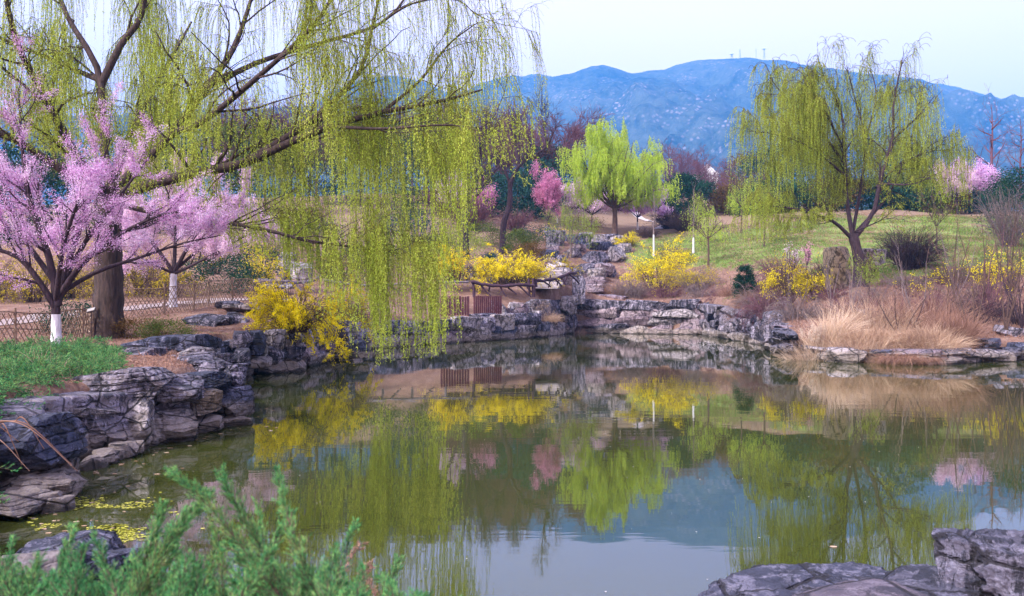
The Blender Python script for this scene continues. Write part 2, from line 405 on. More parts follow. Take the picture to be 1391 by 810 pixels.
def G(px, Y, dz=0.0):
    """point on the ground in the photo column px at distance Y"""
    x = (px - 695.5) / F * Y
    return np.array([x, Y, h1(x, Y) + dz])

ni, nj = gx.shape
I, J = np.meshgrid(np.arange(ni - 1), np.arange(nj - 1), indexing='ij')
q = lambda i, j: i * nj + j
Q = np.stack([q(I, J), q(I + 1, J), q(I + 1, J + 1), q(I, J + 1)], -1).reshape(-1, 4)
g = mesh_obj('ground', np.column_stack([pts, Z]), Q, M['ground'])
tag(g, kind='structure')
def grassmask(x, y):
    a = np.clip((x - 6) / 5, 0, 1) * np.clip((y - 47) / 8, 0, 1) * np.clip((108 - y) / 8, 0, 1) * np.clip((sd_(x, y) - 4) / 5, 0, 1)
    b = np.clip((-x - 2) / 5, 0, 1) * np.clip((y - 48) / 6, 0, 1) * .55
    return np.clip(np.maximum(a * 1.0, b), 0, 1)
def sd_(x, y): return pond_sd(x, y)
gm = np.clip((pts[:, 0] - 7) / 5, 0, 1) * np.clip((pts[:, 1] - 50) / 7, 0, 1) * np.clip((91 - pts[:, 1]) / 5, 0, 1) * np.clip((sd - 5) / 6, 0, 1)
gm = np.where((pts[:, 0] / pts[:, 1] < .2) & (pts[:, 1] < 75), gm * .55, gm)
gm = gm * .72
gm = np.maximum(gm, .5 * (pts[:, 1] > 200))
st = np.clip((pts[:, 1] - 85) / 8, 0, 1) * .9
st = np.maximum(st, .8 * np.clip((-pts[:, 0]) / 5, 0, 1) * np.clip((pts[:, 1] - 60) / 8, 0, 1))
for nm, a in (('grass', gm), ('straw', st)):
    at_ = g.data.attributes.new(nm, 'FLOAT', 'POINT'); at_.data.foreach_set('value', a.astype(np.float32))

wm = mesh_obj('water', [(-12, 3, 0), (34, 3, 0), (34, 68, 0), (-12, 68, 0)], np.array([[0, 1, 2, 3]]), M['water'])
tag(wm, kind='structure')

# ------------------------------------------------------------------ mountains
def ridge(name, prof, Yr, Y0, mat, seed, z0=35, rough=1.0):
    px = np.array([p[0] for p in prof], float); py = np.array([p[1] for p in prof], float)
    nx, nt_ = 420, 90
    PX = np.linspace(px[0], px[-1], nx); top = 2.2 + (412 - np.interp(PX, px, py)) / F * Yr
    top = top + rough * 7 * fbm(np.column_stack([PX * .09, 0 * PX, 0 * PX]), 4, seed + 9, .6)
    T = np.linspace(0, 1.25, nt_)
    a, b = np.meshgrid(np.arange(nx), T, indexing='ij')
    Xr = (PX - 695.5) / F * Yr
    X = Xr[a]; Yv = Y0 + (Yr - Y0) * b
    f = np.where(b <= 1, b ** 1.15, 1 - (b - 1) * 2.2)
    base = z0 + (top[a] - z0) * f
    P = np.column_stack([X.ravel() / 420, Yv.ravel() / 420, 0 * X.ravel()])
    # gullies and spurs
    nz = 1 - np.abs(fbm(P * 1.1, 6, seed, .52)) * 2
    nz = nz.reshape(X.shape)
    am = np.clip((1 - b) * 3, 0, 1) * np.clip(b * 4, 0, 1)
    Zr = base + am * (nz - .7) * 230
    Zr = np.minimum(Zr, 2.2 + (top[a] - 2.2) * Yv / Yr * .985 + 1e9 * (b >= 1) + (b < 1) * 0)
    I, J = np.meshgrid(np.arange(nx - 1), np.arange(nt_ - 1), indexing='ij')
    q = lambda i, j: i * nt_ + j
    Q = np.stack([q(I, J), q(I + 1, J), q(I + 1, J + 1), q(I, J + 1)], -1).reshape(-1, 4)
    o = mesh_obj(name, np.column_stack([X.ravel(), Yv.ravel(), Zr.ravel()]), Q, mat)
    tag(o, kind='structure'); return o
ridge('mountain', [(-900, 230), (-300, 190), (0, 160), (200, 150), (330, 145), (430, 140), (470, 118), (500, 103), (535, 97), (580, 108), (620, 128), (650, 110), (690, 98), (735, 101), (770, 97), (800, 87), (820, 84), (855, 95),
                   (875, 92), (905, 88), (930, 81), (960, 76), (1005, 74), (1050, 76), (1090, 85), (1150, 92), (1250, 104), (1285, 118), (1300, 130), (1340, 130), (1391, 133), (1500, 145), (1800, 200), (2300, 260)], 2600, 1000, M['hill'], 3)
ridge('far_mountain', [(500, 150), (600, 130), (700, 100), (730, 96), (760, 101), (900, 140), (1150, 130), (1240, 104), (1280, 110), (1300, 114), (1335, 124), (1360, 131), (1420, 160)], 3500, 3000, M['hill2'], 31, 300, .8)

# ------------------------------------------------------------------ rocks
def rock_shape(seed, n=14, sx=1, sy=1, sz=1, flat=.5, cuts=11, fine=1.0, lay=1.0, pw=9):
    rng = np.random.default_rng(seed)
    u = np.linspace(-1, 1, n); a, b = np.meshgrid(u, u, indexing='ij'); a = a.ravel(); b = b.ravel(); one = np.ones_like(a)
    V = np.concatenate([np.column_stack(s) for s in ((a, b, one), (b, a, -one), (one, a, b), (-one, b, a), (b, one, a), (a, -one, b))])
    r = (np.abs(V) ** pw).sum(1) ** (1 / pw)
    V = V / r[:, None]
    for k in range(cuts):
        d = unit(rng.normal(size=3) * np.array([1, 1, flat])); lim = rng.uniform(.66, 1.05)
        e = V @ d - lim
        V = V - np.where(e > 0, e, 0)[:, None] * d * 1.0
    V = V * np.array([sx, sy, sz])
    P = V + rng.uniform(-50, 50, 3)
    s = min(sx, sy, sz) ; L = max(sx, sy)
    V = V + .07 * L * np.column_stack([fbm(P * 1.5 / L, 3, seed), fbm(P * 1.5 / L + 9, 3, seed + 1), .5 * fbm(P * 1.5 / L + 5, 3, seed + 2)])
    # bedding: layers stand proud of one another
    zz = V[:, 2] / sz * rng.uniform(2.0, 4.0) + fbm(P * .9 / L, 3, seed + 7) * 1.1
    st = vnoise(np.column_stack([np.floor(zz), 0 * zz, 0 * zz]) + .5, seed + 3)
    edge = np.abs(zz - np.floor(zz) - .5) * 2
    off = (st * .07 - .03 * (edge > .86)) * L * .8 * lay
    hz = unit(V * np.array([1, 1, 0]))
    V = V + hz * off[:, None]
    rg = fbm(P * 5 / L, 5, seed + 4, .62)
    V = V + unit(V) * ((-np.abs(rg) * .12 + .03) * L * fine)[:, None]
    Q = []
    for f in range(6):
        I, J = np.meshgrid(np.arange(n - 1), np.arange(n - 1), indexing='ij')
        q0 = f * n * n + I * n + J
        Q.append(np.stack([q0, q0 + n, q0 + n + 1, q0 + 1], -1).reshape(-1, 4))
    Q = np.concatenate(Q)
    # face (b,a,-1)... keep outward winding
    c = V[Q].mean(1); nn = np.cross(V[Q[:, 1]] - V[Q[:, 0]], V[Q[:, 2]] - V[Q[:, 0]])
    fl = (nn * c).sum(1) < 0; Q[fl] = Q[fl][:, ::-1]
    return V, Q

PROTO = {}
def proto_rock(mat, v, flat):
    key = (mat, v, flat)
    if key not in PROTO:
        V, Q = rock_shape(100 + v * 7 + flat * 3, 20, .5, .4, .5 if not flat else .22, cuts=6, pw=14)
        me = mesh_obj('rock', V, Q, M[mat]); PROTO[key] = me.data
        bpy.data.objects.remove(me)
    return PROTO[key]

def rock(loc, dim, rz, mat, label, group=None, seed=None, n=None, tilt=(0, 0), name='rock', cat='rock', lay=1.0, fine=1.0):
    """dim = full width, depth, height; loc = centre"""
    if n:
        V, Q = rock_shape(seed, n, dim[0] / 2, dim[1] / 2, dim[2] / 2, lay=lay, fine=fine)
        o = mesh_obj(name, V, Q, M[mat])
    else:
        flat = dim[2] < .38 * dim[0]
        o = bpy.data.objects.new(name, proto_rock(mat, (seed or 0) % 7, int(flat))); COL.objects.link(o)
        o.scale = (dim[0], dim[1] / .8, dim[2] / (.44 if flat else 1.0))
    o.location = loc; o.rotation_euler = (tilt[0], tilt[1], rz)
    tag(o, label, cat, group); return o

# rocks with a face of their own: px, py (centre), distance, w px, h px, depth m, rz, material, label
HERO = [
 (772, 440, 64.2, 22, 34, 1.5, .3, 'rock', 'tall dark rock closing the corner between the platform and the cove wall'),
 (784, 425, 66.4, 22, 40, 1.4, .1, 'rock_blue', 'upright blue-grey rock at the inner corner of the cove wall'),

 (8, 612, 9.6, 118, 66, 1.3, .1, 'rock_blue', 'big blue-black boulder with white streaks at the pond corner beside arching red grass stems'),
 (75, 630, 10.4, 34, 70, .7, .2, 'rock_blue', 'narrow dark boulder leaning against the big blue-black boulder at the pond corner'),
 (35, 668, 9.5, 90, 32, .9, .1, 'rock_pale', 'cracked pale grey ledge rock at the waterline under the blue-black boulder'),
 (8, 690, 9.0, 60, 26, .9, .0, 'rock_pale', 'flat pale stone at the waterline beside the floating yellow leaves'),
 (85, 660, 10.0, 30, 28, .5, .4, 'rock_pale', 'small cracked pale stone wedged at the water under the narrow dark boulder'),
 (104, 584, 12.6, 112, 66, 1.2, .1, 'rock', 'rounded dark grey boulder overhanging the water, below the long layered slab'),
 (156, 530, 13.4, 130, 44, 1.3, .1, 'rock', 'long layered slab of dark rock with a white streaked face, above the rounded boulder'),
 (64, 541, 13.0, 74, 26, 1.0, .1, 'rock_blue', 'low black slab at the edge of the creeping juniper'),
 (90, 560, 12.6, 110, 12, 1.0, .0, 'rock_pale', 'thin pale slab between the low black slab and the rounded boulder'),
 (176, 582, 13.2, 36, 62, .9, .1, 'rock_pale', 'tall upright pale block standing in the water beside the rounded boulder'),
 (228, 530, 14.2, 78, 30, 1.1, .2, 'rock', 'wedge shaped grey slab pointing over the pond from the long layered slab'),
 (222, 582, 14.0, 64, 40, .9, .35, 'rock_pale', 'pale grey slanting block rising out of the water below the cream stone'),
 (200, 590, 13.7, 40, 34, .7, -.2, 'rock_pale', 'lower slanting grey block beside the upright pale block'),
 (258, 546, 15.0, 58, 26, 1.0, .15, 'rock_ochre', 'cream layered stone jutting out under the oval dark slab'),
 (272, 521, 15.6, 60, 24, 1.0, .1, 'rock_blue', 'oval blue-black slab lying beside the bank corner'),
 (255, 583, 15.0, 70, 24, .9, .25, 'rock_pale', 'long low beige ledge at the waterline below the dark overhang'),
 (306, 548, 15.9, 52, 36, .9, .1, 'rock_blue', 'square blue-black block overhanging at the corner of the bank'),
 (305, 580, 15.9, 56, 24, .9, .1, 'rock_pale', 'beige foot stone under the square blue-black corner block'),
 (316, 513, 16.2, 30, 32, .8, .1, 'rock', 'squarish grey block standing behind the corner of the bank'),
 (270, 500, 17.2, 84, 26, 1.2, .1, 'rock', 'broad ribbed slab of grey rock on top of the bank corner'),
 (228, 470, 21.0, 110, 24, 1.3, .05, 'rock_blue', 'long dark rock with a pointed end lying on the red mulch'),
 (182, 486, 18.8, 62, 22, 1.0, .0, 'rock', 'loaf shaped grey and tan rock lying in the mulch beside the juniper'),
 (262, 484, 20.0, 64, 18, .9, .1, 'rock_pale', 'pale flat rock behind the long dark rock'),
 (278, 440, 29.5, 62, 22, 1.0, .0, 'rock', 'pitted dark rock with white veins below the bamboo fence'),
 (318, 436, 30.0, 30, 20, .8, .0, 'rock', 'small pitted rock beside the white veined one below the bamboo fence'),
 (335, 418, 32.5, 70, 9, 1.6, .0, 'rock_pale', 'wide pale flat slab crowning the bank in front of the bamboo fence'),
 (310, 414, 34.0, 40, 9, 1.2, .0, 'rock_blue', 'low blue-grey slab on the wide pale slab by the bamboo fence'),
 (325, 465, 25.5, 26, 25, .8, .0, 'rock', 'upright squared block with a pale top, first of the square row'),
 (346, 466, 26.0, 20, 27, .8, .0, 'rock_blue', 'black squared block between two pale ones in the square row'),
 (369, 462, 27.0, 28, 24, .8, .0, 'rock_pale', 'pale squared block beside the drooping yellow bush'),
 (368, 483, 27.0, 26, 22, .8, .0, 'rock', 'grey block below the pale squared one, under the drooping yellow bush'),
 (340, 493, 26.0, 40, 14, .8, .0, 'rock_pale', 'low rough rock at the waterline under the square row'),
 (322, 487, 25.0, 30, 22, .8, .0, 'rock', 'dark pinkish block at the waterline where the bank turns in'),
 (466, 462, 34.0, 26, 46, .9, .2, 'rock', 'tall jagged blue-grey rock standing in the water beside the drooping yellow bush'),
 (485, 475, 33.5, 28, 20, .8, .0, 'rock_blue', 'white topped dark rock at the foot of the tall jagged one'),
 (497, 458, 40.0, 34, 18, .8, .0, 'rock', 'mossy square ended block of low wall seen through the willow curtain'),
 (385, 362, 50, 26, 34, 1.0, .3, 'rock_pale', 'upright pale ornamental rock above the drooping yellow bush'),
 (408, 370, 49, 26, 24, 1.0, .1, 'rock_pale', 'hunched pale rock touching the upright ornamental rock'),
 (372, 385, 46, 44, 12, 1.2, .0, 'rock_pale', 'low flat pale rock in front of the upright ornamental rock'),
 (650, 436, 52.5, 56, 16, 1.6, .5, 'rock', 'wide blue-topped flat rock at the water under the maroon boards'),
 (642, 453, 52.0, 38, 16, 1.0, .5, 'rock_pale', 'pale squared foot stone under the wide blue-topped rock'),
 (680, 455, 53.5, 40, 15, 1.0, .5, 'rock', 'brown grey foot stone in the middle of the platform bank'),
 (735, 448, 56.5, 28, 20, 1.0, .2, 'rock_blue', 'dark round rock poking into the water at the platform tip'),
 (728, 422, 57.5, 46, 26, 1.5, .2, 'rock', 'large lilac boulder on the platform tip below the log railing'),
 (697, 428, 55.5, 26, 16, 1.0, .0, 'rock_pink', 'round pinkish boulder beside the maroon boards'),
 (770, 415, 62, 26, 22, 1.2, .0, 'rock_pale', 'squared white-topped block under the end of the zigzag railing'),
 (785, 395, 64, 18, 34, 1.2, .0, 'rock', 'upright grey stone at the end of the zigzag railing'),
 (825, 408, 66.5, 62, 13, 1.6, .0, 'rock_pink', 'long flat brown coping slab overhanging the cove wall'),
 (830, 424, 66.8, 22, 13, .8, .0, 'rock_ochre', 'smooth ochre stone set in the middle of the cove wall'),
 (893, 423, 65.0, 66, 22, 1.6, -.2, 'rock', 'huge dark overhanging boulder in the cove wall'),
 (980, 411, 62, 46, 12, 1.4, -.2, 'rock', 'flat layered slab jutting out on top of the bank below the yellow bushes'),
 (975, 443, 60.5, 32, 16, 1.0, -.4, 'rock_pale', 'squared pale foot stone with a white face beside the cove'),
 (1022, 447, 53, 26, 14, 1.0, -.8, 'rock_blue', 'dark rock with a white cap at the water below the small cone juniper'),
 (1060, 432, 43, 54, 16, 1.4, -.9, 'rock', 'blue-grey ridge of rock beside the pampas grass'),
 (1050, 455, 41.5, 44, 26, 1.2, -.9, 'rock', 'broad blue-grey block at the waterline beside the pampas grass'),
 (1153, 483, 32.8, 44, 18, .9, -.2, 'rock_pale', 'white topped rock in the water under the pampas grass'),
 (1345, 468, 33.4, 44, 14, 1.2, .1, 'rock_blue', 'flat black slate slab lying on the bank beyond the dry grass'),
 (1380, 452, 36, 40, 16, 1.2, .1, 'rock', 'blue grey stone behind the flat black slate slab'),
 (1388, 476, 34, 26, 18, 1.0, .1, 'rock_blue', 'small blue rock at the frame edge beside the flat black slate slab'),
 (1350, 486, 33.5, 60, 16, 1.1, .1, 'rock_pale', 'low beige foot rock under the flat black slate slab'),
 (1143, 364, 48.5, 40, 50, 1.8, .7, 'rock_ochre', 'tall tan standing stone behind the trunk of the hillside willow'),
 (1185, 350, 50, 46, 20, 1.3, .1, 'rock_pale', 'rounded pale rock beside the tan standing stone'),
 (1178, 424, 40, 18, 8, .6, .1, 'rock', 'small grey stone half hidden in the dry bank behind the pampas grass'),
 (755, 328, 80, 30, 26, 1.6, .2, 'rock', 'lilac rock on top of the rockery beside the small round yellow bush'),
 (788, 330, 82, 40, 20, 1.8, .1, 'rock_blue', 'dark blue rock in the middle of the rockery crest'),
 (818, 328, 84, 44, 16, 1.8, .0, 'rock', 'long dark rock at the end of the rockery crest beside the round willow'),
 (836, 350, 77, 28, 26, 1.6, .0, 'rock_pale', 'big pale rounded boulder at the end of the rockery'),
 (806, 352, 76, 36, 18, 1.6, .2, 'rock', 'grey boulder in the middle tier of the rockery'),
 (792, 368, 72, 34, 18, 1.6, .1, 'rock', 'lilac grey boulder in the low tier of the rockery'),
 (815, 338, 80, 34, 16, 1.6, .4, 'rock_blue', 'dark boulder in the upper tier of the rockery'),
 (778, 350, 77, 26, 20, 1.6, .4, 'rock', 'rough boulder beside the path in the rockery'),
 (824, 366, 73, 24, 14, 1.4, .4, 'rock_pink', 'pinkish boulder in the low tier of the rockery'),
 (764, 375, 68, 22, 20, 1.4, .4, 'rock_pale', 'pale boulder between the pale path and the low tier of the rockery'),
 (745, 315, 86, 20, 12, 1.4, .4, 'rock', 'small grey rock behind the small yellow mound beyond the path'),
 (640, 372, 57.5, 12, 18, .7, .4, 'rock_pale', 'forked white stone standing behind the log railing'),
 (670, 376, 58, 16, 20, .9, .4, 'rock', 'dark pitted stone standing behind the log railing'),
 (690, 377, 58, 9, 18, .6, .4, 'rock', 'thin upright grey stone behind the log railing'),
 # near shore
 (62, 772, 6.9, 130, 44, 1.0, .1, 'rock_near', 'flat grey slab beside the water seen through the juniper sprigs'),
 (30, 792, 6.3, 90, 46, .8, .4, 'rock_pale', 'white faced rock in front of the flat grey slab on the near shore'),
 (118, 788, 6.9, 60, 40, .6, -.2, 'rock_near', 'pale grey triangular rock beside the flat grey slab'),
]
for i, (px, py, Y, w, h, d, rz, mt, lb) in enumerate(HERO):
    c = W(px, py, Y); near = Y < 21
    sc_ = Y / F
    rock((c[0], c[1] + d * .3, c[2]), (w * sc_ * 1.1, d * 1.1, h * sc_ * 1.15), rz + .1 * math.sin(i * 7), mt, lb, seed=300 + i * 13, n=56 if near else 20, lay=1.7 if near else 1.0, tilt=(.05 * math.sin(i * 3), .06 * math.cos(i * 5)))
# near right shore, three rocks close to the camera
rock(W(1085, 822, 6.15) + np.array([.12, .3, -.12]), (1.55, 1.0, .36), .05, 'rock_near', 'low blue-black flat rock on the near shore with yellow fallen petals', seed=811, n=90, lay=.25, fine=1.5)
rock(W(1385, 795, 5.5) + np.array([.30, .35, -.22]), (1.15, 1.0, .80), .25, 'rock_near', 'big blue-black craggy boulder on the near shore', seed=842, n=110, lay=.15, fine=2.0)
rock(W(1190, 830, 5.4) + np.array([0, .1, -.02]), (1.05, .7, .26), .05, 'rock_near_pink', 'rounded pinkish grey rock between the flat rock and the craggy boulder', seed=855, n=80, lay=.1, fine=.8)

rng = np.random.default_rng(55)
for i in range(24):
    px = rng.uniform(742, 850); Y = np.interp(px, [742, 850], [70, 72]) + rng.uniform(0, 13); c = G(px, Y); s_ = rng.uniform(.9, 1.9)
    rock((c[0], c[1], c[2] + s_ * .12), (s_, s_ * .8, s_ * rng.uniform(.45, .8)), rng.uniform(0, 3), rng.choice(['rock', 'rock_blue', 'rock_pale', 'rock_pink']), 'rough stone heaped among the boulders of the rockery', 'heaped stones of the rockery', seed=i, tilt=(rng.uniform(-.2, .2), rng.uniform(-.2, .2)))
for i in range(26):
    px = rng.uniform(665, 790); u = (px - 640) / 150; Y = 52.5 + u * 7 + rng.uniform(0, 1.5); c = G(px, Y); s_ = rng.uniform(.5, 1.2)
    rock((c[0], c[1], c[2] + s_ * .1), (s_, s_ * .8, s_ * rng.uniform(.5, .8)), rng.uniform(0, 3), rng.choice(['rock', 'rock_pale', 'rock_pink']), 'loose stone on the platform slope below the log railing', 'loose stones of the platform', seed=i, tilt=(rng.uniform(-.2, .2), rng.uniform(-.2, .2)))
rock(W(1300, 815, 5.7) + np.array([0, .25, -.12]), (.9, .8, .34), .3, 'rock_near', 'low dark rock filling the gap beside the craggy boulder', seed=871, n=60, lay=.2, fine=1.3)
rock(W(1250, 850, 5.0) + np.array([0, .1, -.1]), (1.1, .6, .3), .1, 'rock_near_pink', 'broad pinkish rock at the lower frame edge beside the craggy boulder', seed=881, n=60, lay=.2, fine=1.0)
# courses of plain stones that line the banks
NB = 0
def bank(pts_, top, w0, hc, mats, labs, group, seed, outset=.12, depth=.8):
    global NB
    rng = np.random.default_rng(seed)
    P = np.array(pts_, float)
    seg = np.linalg.norm(np.diff(P, axis=0), axis=1); cum = np.concatenate([[0], np.cumsum(seg)]); L = cum[-1]
    nc = max(1, int(round((top if not callable(top) else top(0)) / hc)))
    for c in range(nc):
        s = rng.uniform(0, .5) * w0
        while s < L:
            w = w0 * rng.uniform(.6, 1.5)
            sm = min(s + w / 2, L - .01); k = np.searchsorted(cum, sm) - 1; k = max(0, k)
            u = (sm - cum[k]) / seg[k]; p = P[k] * (1 - u) + P[k + 1] * u
            tdir = (P[k + 1] - P[k]) / seg[k]; nrm = np.array([-tdir[1], tdir[0]])   # polyline goes so that land is on its left
            tp = top(sm / L) if callable(top) else top
            hh = tp / nc
            z = hh * (c + .5) + rng.uniform(-.05, .05) - .02
            back = outset + depth * .35 + .05 * c + rng.uniform(-.12, .12)
            if c == nc - 1: back -= .05; w *= 1.15
            q_ = p + nrm * back
            mi = 0 if c == 0 else (2 if c == nc - 1 else 1)
            rock((q_[0], q_[1], z), (w * 1.12, depth * rng.uniform(.9, 1.2), hh * rng.uniform(1.08, 1.35)), math.atan2(tdir[1], tdir[0]) + rng.uniform(-.15, .15),
                 mats[mi] if rng.random() < .7 else rng.choice(['rock', 'rock_blue', 'rock_pale', 'rock_pink']), labs[mi], group, seed=int(rng.integers(0, 7)), tilt=(rng.uniform(-.06, .06), rng.uniform(-.06, .06)))
            s += w * .93; NB += 1
def labs(where):
    return ['foot stone at the waterline ' + where, 'middle course stone ' + where, 'coping stone on top of the bank ' + where]
MT = ['rock_pale', 'rock', 'rock']
bank([(-5.35, 8.4), (-5.5, 10.5), (-6.15, 11.6), (-5.6, 13.4), (-5.05, 16.4)], .85, .8, .42, ['rock_pale', 'rock_pale', 'rock'], labs('below the creeping juniper'), 'stones of the juniper bank', 2, .3)
bank([(-5.0, 16.6), (-6.35, 19), (-8.0, 24), (-8.0, 27)], lambda u: 1.1, 1.15, .4, MT, labs('where the bank turns in behind the corner block'), 'stones of the inner bank', 3)
bank([(-8.0, 27), (-7.0, 28.5), (-6.7, 34), (-6.8, 42)], lambda u: 1.25, 1.4, .45, MT, labs('below the drooping yellow bush'), 'stones of the yellow bush bank', 4)
bank([(-6.8, 42), (-3.8, 48), (1.1, 55), (1.9, 57)], lambda u: 1.1 + .5 * u, 2.0, .55, ['rock_pale', 'rock', 'rock'], labs('of the platform behind the willow curtain'), 'stones of the railing platform', 5)
bank([(1.9, 57), (4.4, 65)], 2.3, 1.8, .75, MT, labs('between the platform tip and the cove'), 'stones of the cove side', 6)
bank([(4.4, 65.2), (13, 62.2)], lambda u: 2.35, 2.3, .6, ['rock_pink', 'rock_pink', 'rock'], labs('of the cove wall below the brown slope'), 'stones of the cove wall', 7, .05)
bank([(13, 62.2), (13.1, 46), (10.7, 36.6)], lambda u: 2.2 - 1.1 * u, 2.1, .55, ['rock_pale', 'rock', 'rock'], labs('between the cove and the pampas grass'), 'stones of the cone juniper bank', 8)
bank([(10.7, 36.4), (12.3, 33), (15.3, 31.6), (19.6, 34), (26, 33.5)], lambda u: .5, 1.6, .25, ['rock_pale', 'rock_pale', 'rock_pale'], labs('under the dry grass'), 'stones under the dry grass', 9, .1, .7)
# small broken stones at the foot of the near bank
rng = np.random.default_rng(77)
for i in range(16):
    px = 85 + i * 6 + rng.uniform(-4, 4) if i > 5 else rng.uniform(0, 85)
    Y = 11.6 + (i - 5) * .12 if i > 5 else 9.3
    c = W(px, 0, Y); s = rng.uniform(.16, .34)
    rock((c[0], Y + .1, rng.uniform(.02, .14)), (s * 1.3, s, s * .8), rng.uniform(0, 3), 'rock_pale', 'small broken pale stone in the water below the rounded boulder' if i > 5 else 'small broken pale stone in the water below the blue-black boulder', 'broken stones in the water', seed=i)

# ------------------------------------------------------------------ growing branches
def resample(pl, n):
    pl = np.asarray(pl, float); d = np.concatenate([[0], np.cumsum(np.linalg.norm(np.diff(pl, axis=0), axis=1))])
    # Catmull-Rom through the given points for smooth limbs
    if len(pl) > 2:
        ext = np.vstack([2 * pl[0] - pl[1], pl, 2 * pl[-1] - pl[-2]]); out = []
        for i in range(1, len(ext) - 2):
            for t_ in np.linspace(0, 1, 8, endpoint=False):
                p0, p1, p2, p3_ = ext[i - 1:i + 3]
                out.append(.5 * ((2 * p1) + (-p0 + p2) * t_ + (2 * p0 - 5 * p1 + 4 * p2 - p3_) * t_ ** 2 + (-p0 + 3 * p1 - 3 * p2 + p3_) * t_ ** 3))
        out.append(pl[-1]); pl = np.array(out); d = np.concatenate([[0], np.cumsum(np.linalg.norm(np.diff(pl, axis=0), axis=1))])
    s = np.linspace(0, d[-1], n)
    return np.column_stack([np.interp(s, d, pl[:, k]) for k in range(3)])

def grow(rng, P0, D0, L, n=7, up=0.0, wander=.25, droop=0.0):
    B = len(P0); P = np.zeros((B, n, 3)); P[:, 0] = P0; D = unit(np.array(D0, float)); st = (np.asarray(L) / (n - 1))[:, None]
    for i in range(1, n):
        f = i / (n - 1)
        D = unit(D + rng.normal(size=(B, 3)) * wander + np.array([0, 0, 1.0]) * (up - droop * f * 2))
        P[:, i] = P[:, i - 1] + D * st
    return P

def spawn(rng, P, R, per, tr=(.25, 1.0), ang=.8, lr=(.35, .7), rr=.6, n=7, up=.1, wander=.2, droop=0, rmin=.004, Ls=None, taper=.25, outward=0.0, ctr=None):
    """children of every branch in P (B,n,3) with radii R; lr scales the parent's length unless Ls gives metres"""
    B, m, _ = P.shape
    Lp = np.linalg.norm(np.diff(P, axis=1), axis=2).sum(1)
    cnt = np.maximum(1, rng.poisson(per * np.ones(B) if not callable(per) else per(Lp)))
    idx = np.repeat(np.arange(B), cnt); N = len(idx)
    t_ = rng.uniform(tr[0], tr[1], N) * (m - 1); i = np.minimum(t_.astype(int), m - 2); f = (t_ - i)[:, None]
    p = P[idx, i] * (1 - f) + P[idx, i + 1] * f; tg = unit(P[idx, i + 1] - P[idx, i])
    r = (R[idx, i] * (1 - f[:, 0]) + R[idx, i + 1] * f[:, 0])
    side = unit(np.cross(tg, rng.normal(size=(N, 3))))
    a = ang * rng.uniform(.6, 1.3, N)[:, None]
    d = tg * np.cos(a) + side * np.sin(a)
    if ctr is not None: d = unit(d + unit((p - ctr) * np.array([1, 1, .6])) * outward)
    L = rng.uniform(*Ls, N) if Ls else Lp[idx] * rng.uniform(*lr, N)
    L = L * (1.15 - .4 * t_ / (m - 1))
    C = grow(rng, p, d, L, n, up, wander, droop)
    r0 = np.maximum(r * rr, rmin)
    Rr = r0[:, None] * np.linspace(1, taper, n)[None, :]
    return C, np.maximum(Rr, rmin * .5)

def limbs(specs, base, n=14):
    """each spec: (list of points, r0, r1) in world; returned relative to base"""
    P = np.array([resample(np.array(s[0]) - base, n) for s in specs])
    R = np.array([np.linspace(1, 0, n) ** .8 * (s[1] - s[2]) + s[2] for s in specs])
    return P, R

def strands(rng, P, count, Lr, zmin=None, tr=(.2, 1), drift=(0, 0), out=.35, m=9, wig=.03, weight=None):
    """hanging withes from random points on branches P (B,n,3)"""
    B, n, _ = P.shape
    Lp = np.linalg.norm(np.diff(P, axis=1), axis=2).sum(1)
    if weight is not None: Lp = Lp * weight
    idx = rng.choice(B, count, p=Lp / Lp.sum())
    t_ = rng.uniform(*tr, count) * (n - 1); i = np.minimum(t_.astype(int), n - 2); f = (t_ - i)[:, None]
    p = P[idx, i] * (1 - f) + P[idx, i + 1] * f
    tg = P[idx, i + 1] - P[idx, i]; az = unit(tg * np.array([1, 1, 0]) + rng.normal(size=(count, 3)) * np.array([.05, .05, 0]) * 1.5)
    L = rng.uniform(*Lr, count) * rng.uniform(.6, 1, count)
    if zmin is not None:
        zm = zmin(p) if callable(zmin) else zmin
        L = np.minimum(L, np.maximum(.25, p[:, 2] - zm - rng.uniform(0, .9, count) ** 2 * 1.5))
    s = np.linspace(0, 1, m)[None, :, None]
    o = (out * rng.uniform(.3, 1.2, count))[:, None, None]
    X = p[:, None, :] + az[:, None, :] * o * (1 - np.exp(-s * L[:, None, None] * 2.0))
    X = X + np.array([0, 0, 1]) * (np.sin(np.clip(s * L[:, None, None] * 2.5, 0, pi)) * .12 * o - s * L[:, None, None] * .97)
    X = X + (np.cumsum(rng.normal(size=(count, m, 3)), axis=1) * np.array([1, 1, 0]) * wig) * s + np.array([drift[0], drift[1], 0]) * (s ** 1.5) * L[:, None, None]
    return X, L

def strand_leaves(mb, rng, X, L, gap, ll, lw, start=.06):
    cnt = np.maximum(3, (L / gap).astype(int)); idx = np.repeat(np.arange(len(X)), cnt)
    m = X.shape[1]; t_ = (start + (1 - start) * rng.random(len(idx))) * (m - 1); i = np.minimum(t_.astype(int), m - 2); f = (t_ - i)[:, None]
    p = X[idx, i] * (1 - f) + X[idx, i + 1] * f; tg = unit(X[idx, i + 1] - X[idx, i])
    d = unit(tg * 1.0 + rng.normal(size=tg.shape) * .55)
    mb.leaves(p, d, ll * rng.uniform(.6, 1.3, len(idx)), lw * rng.uniform(.7, 1.3, len(idx)), rng)

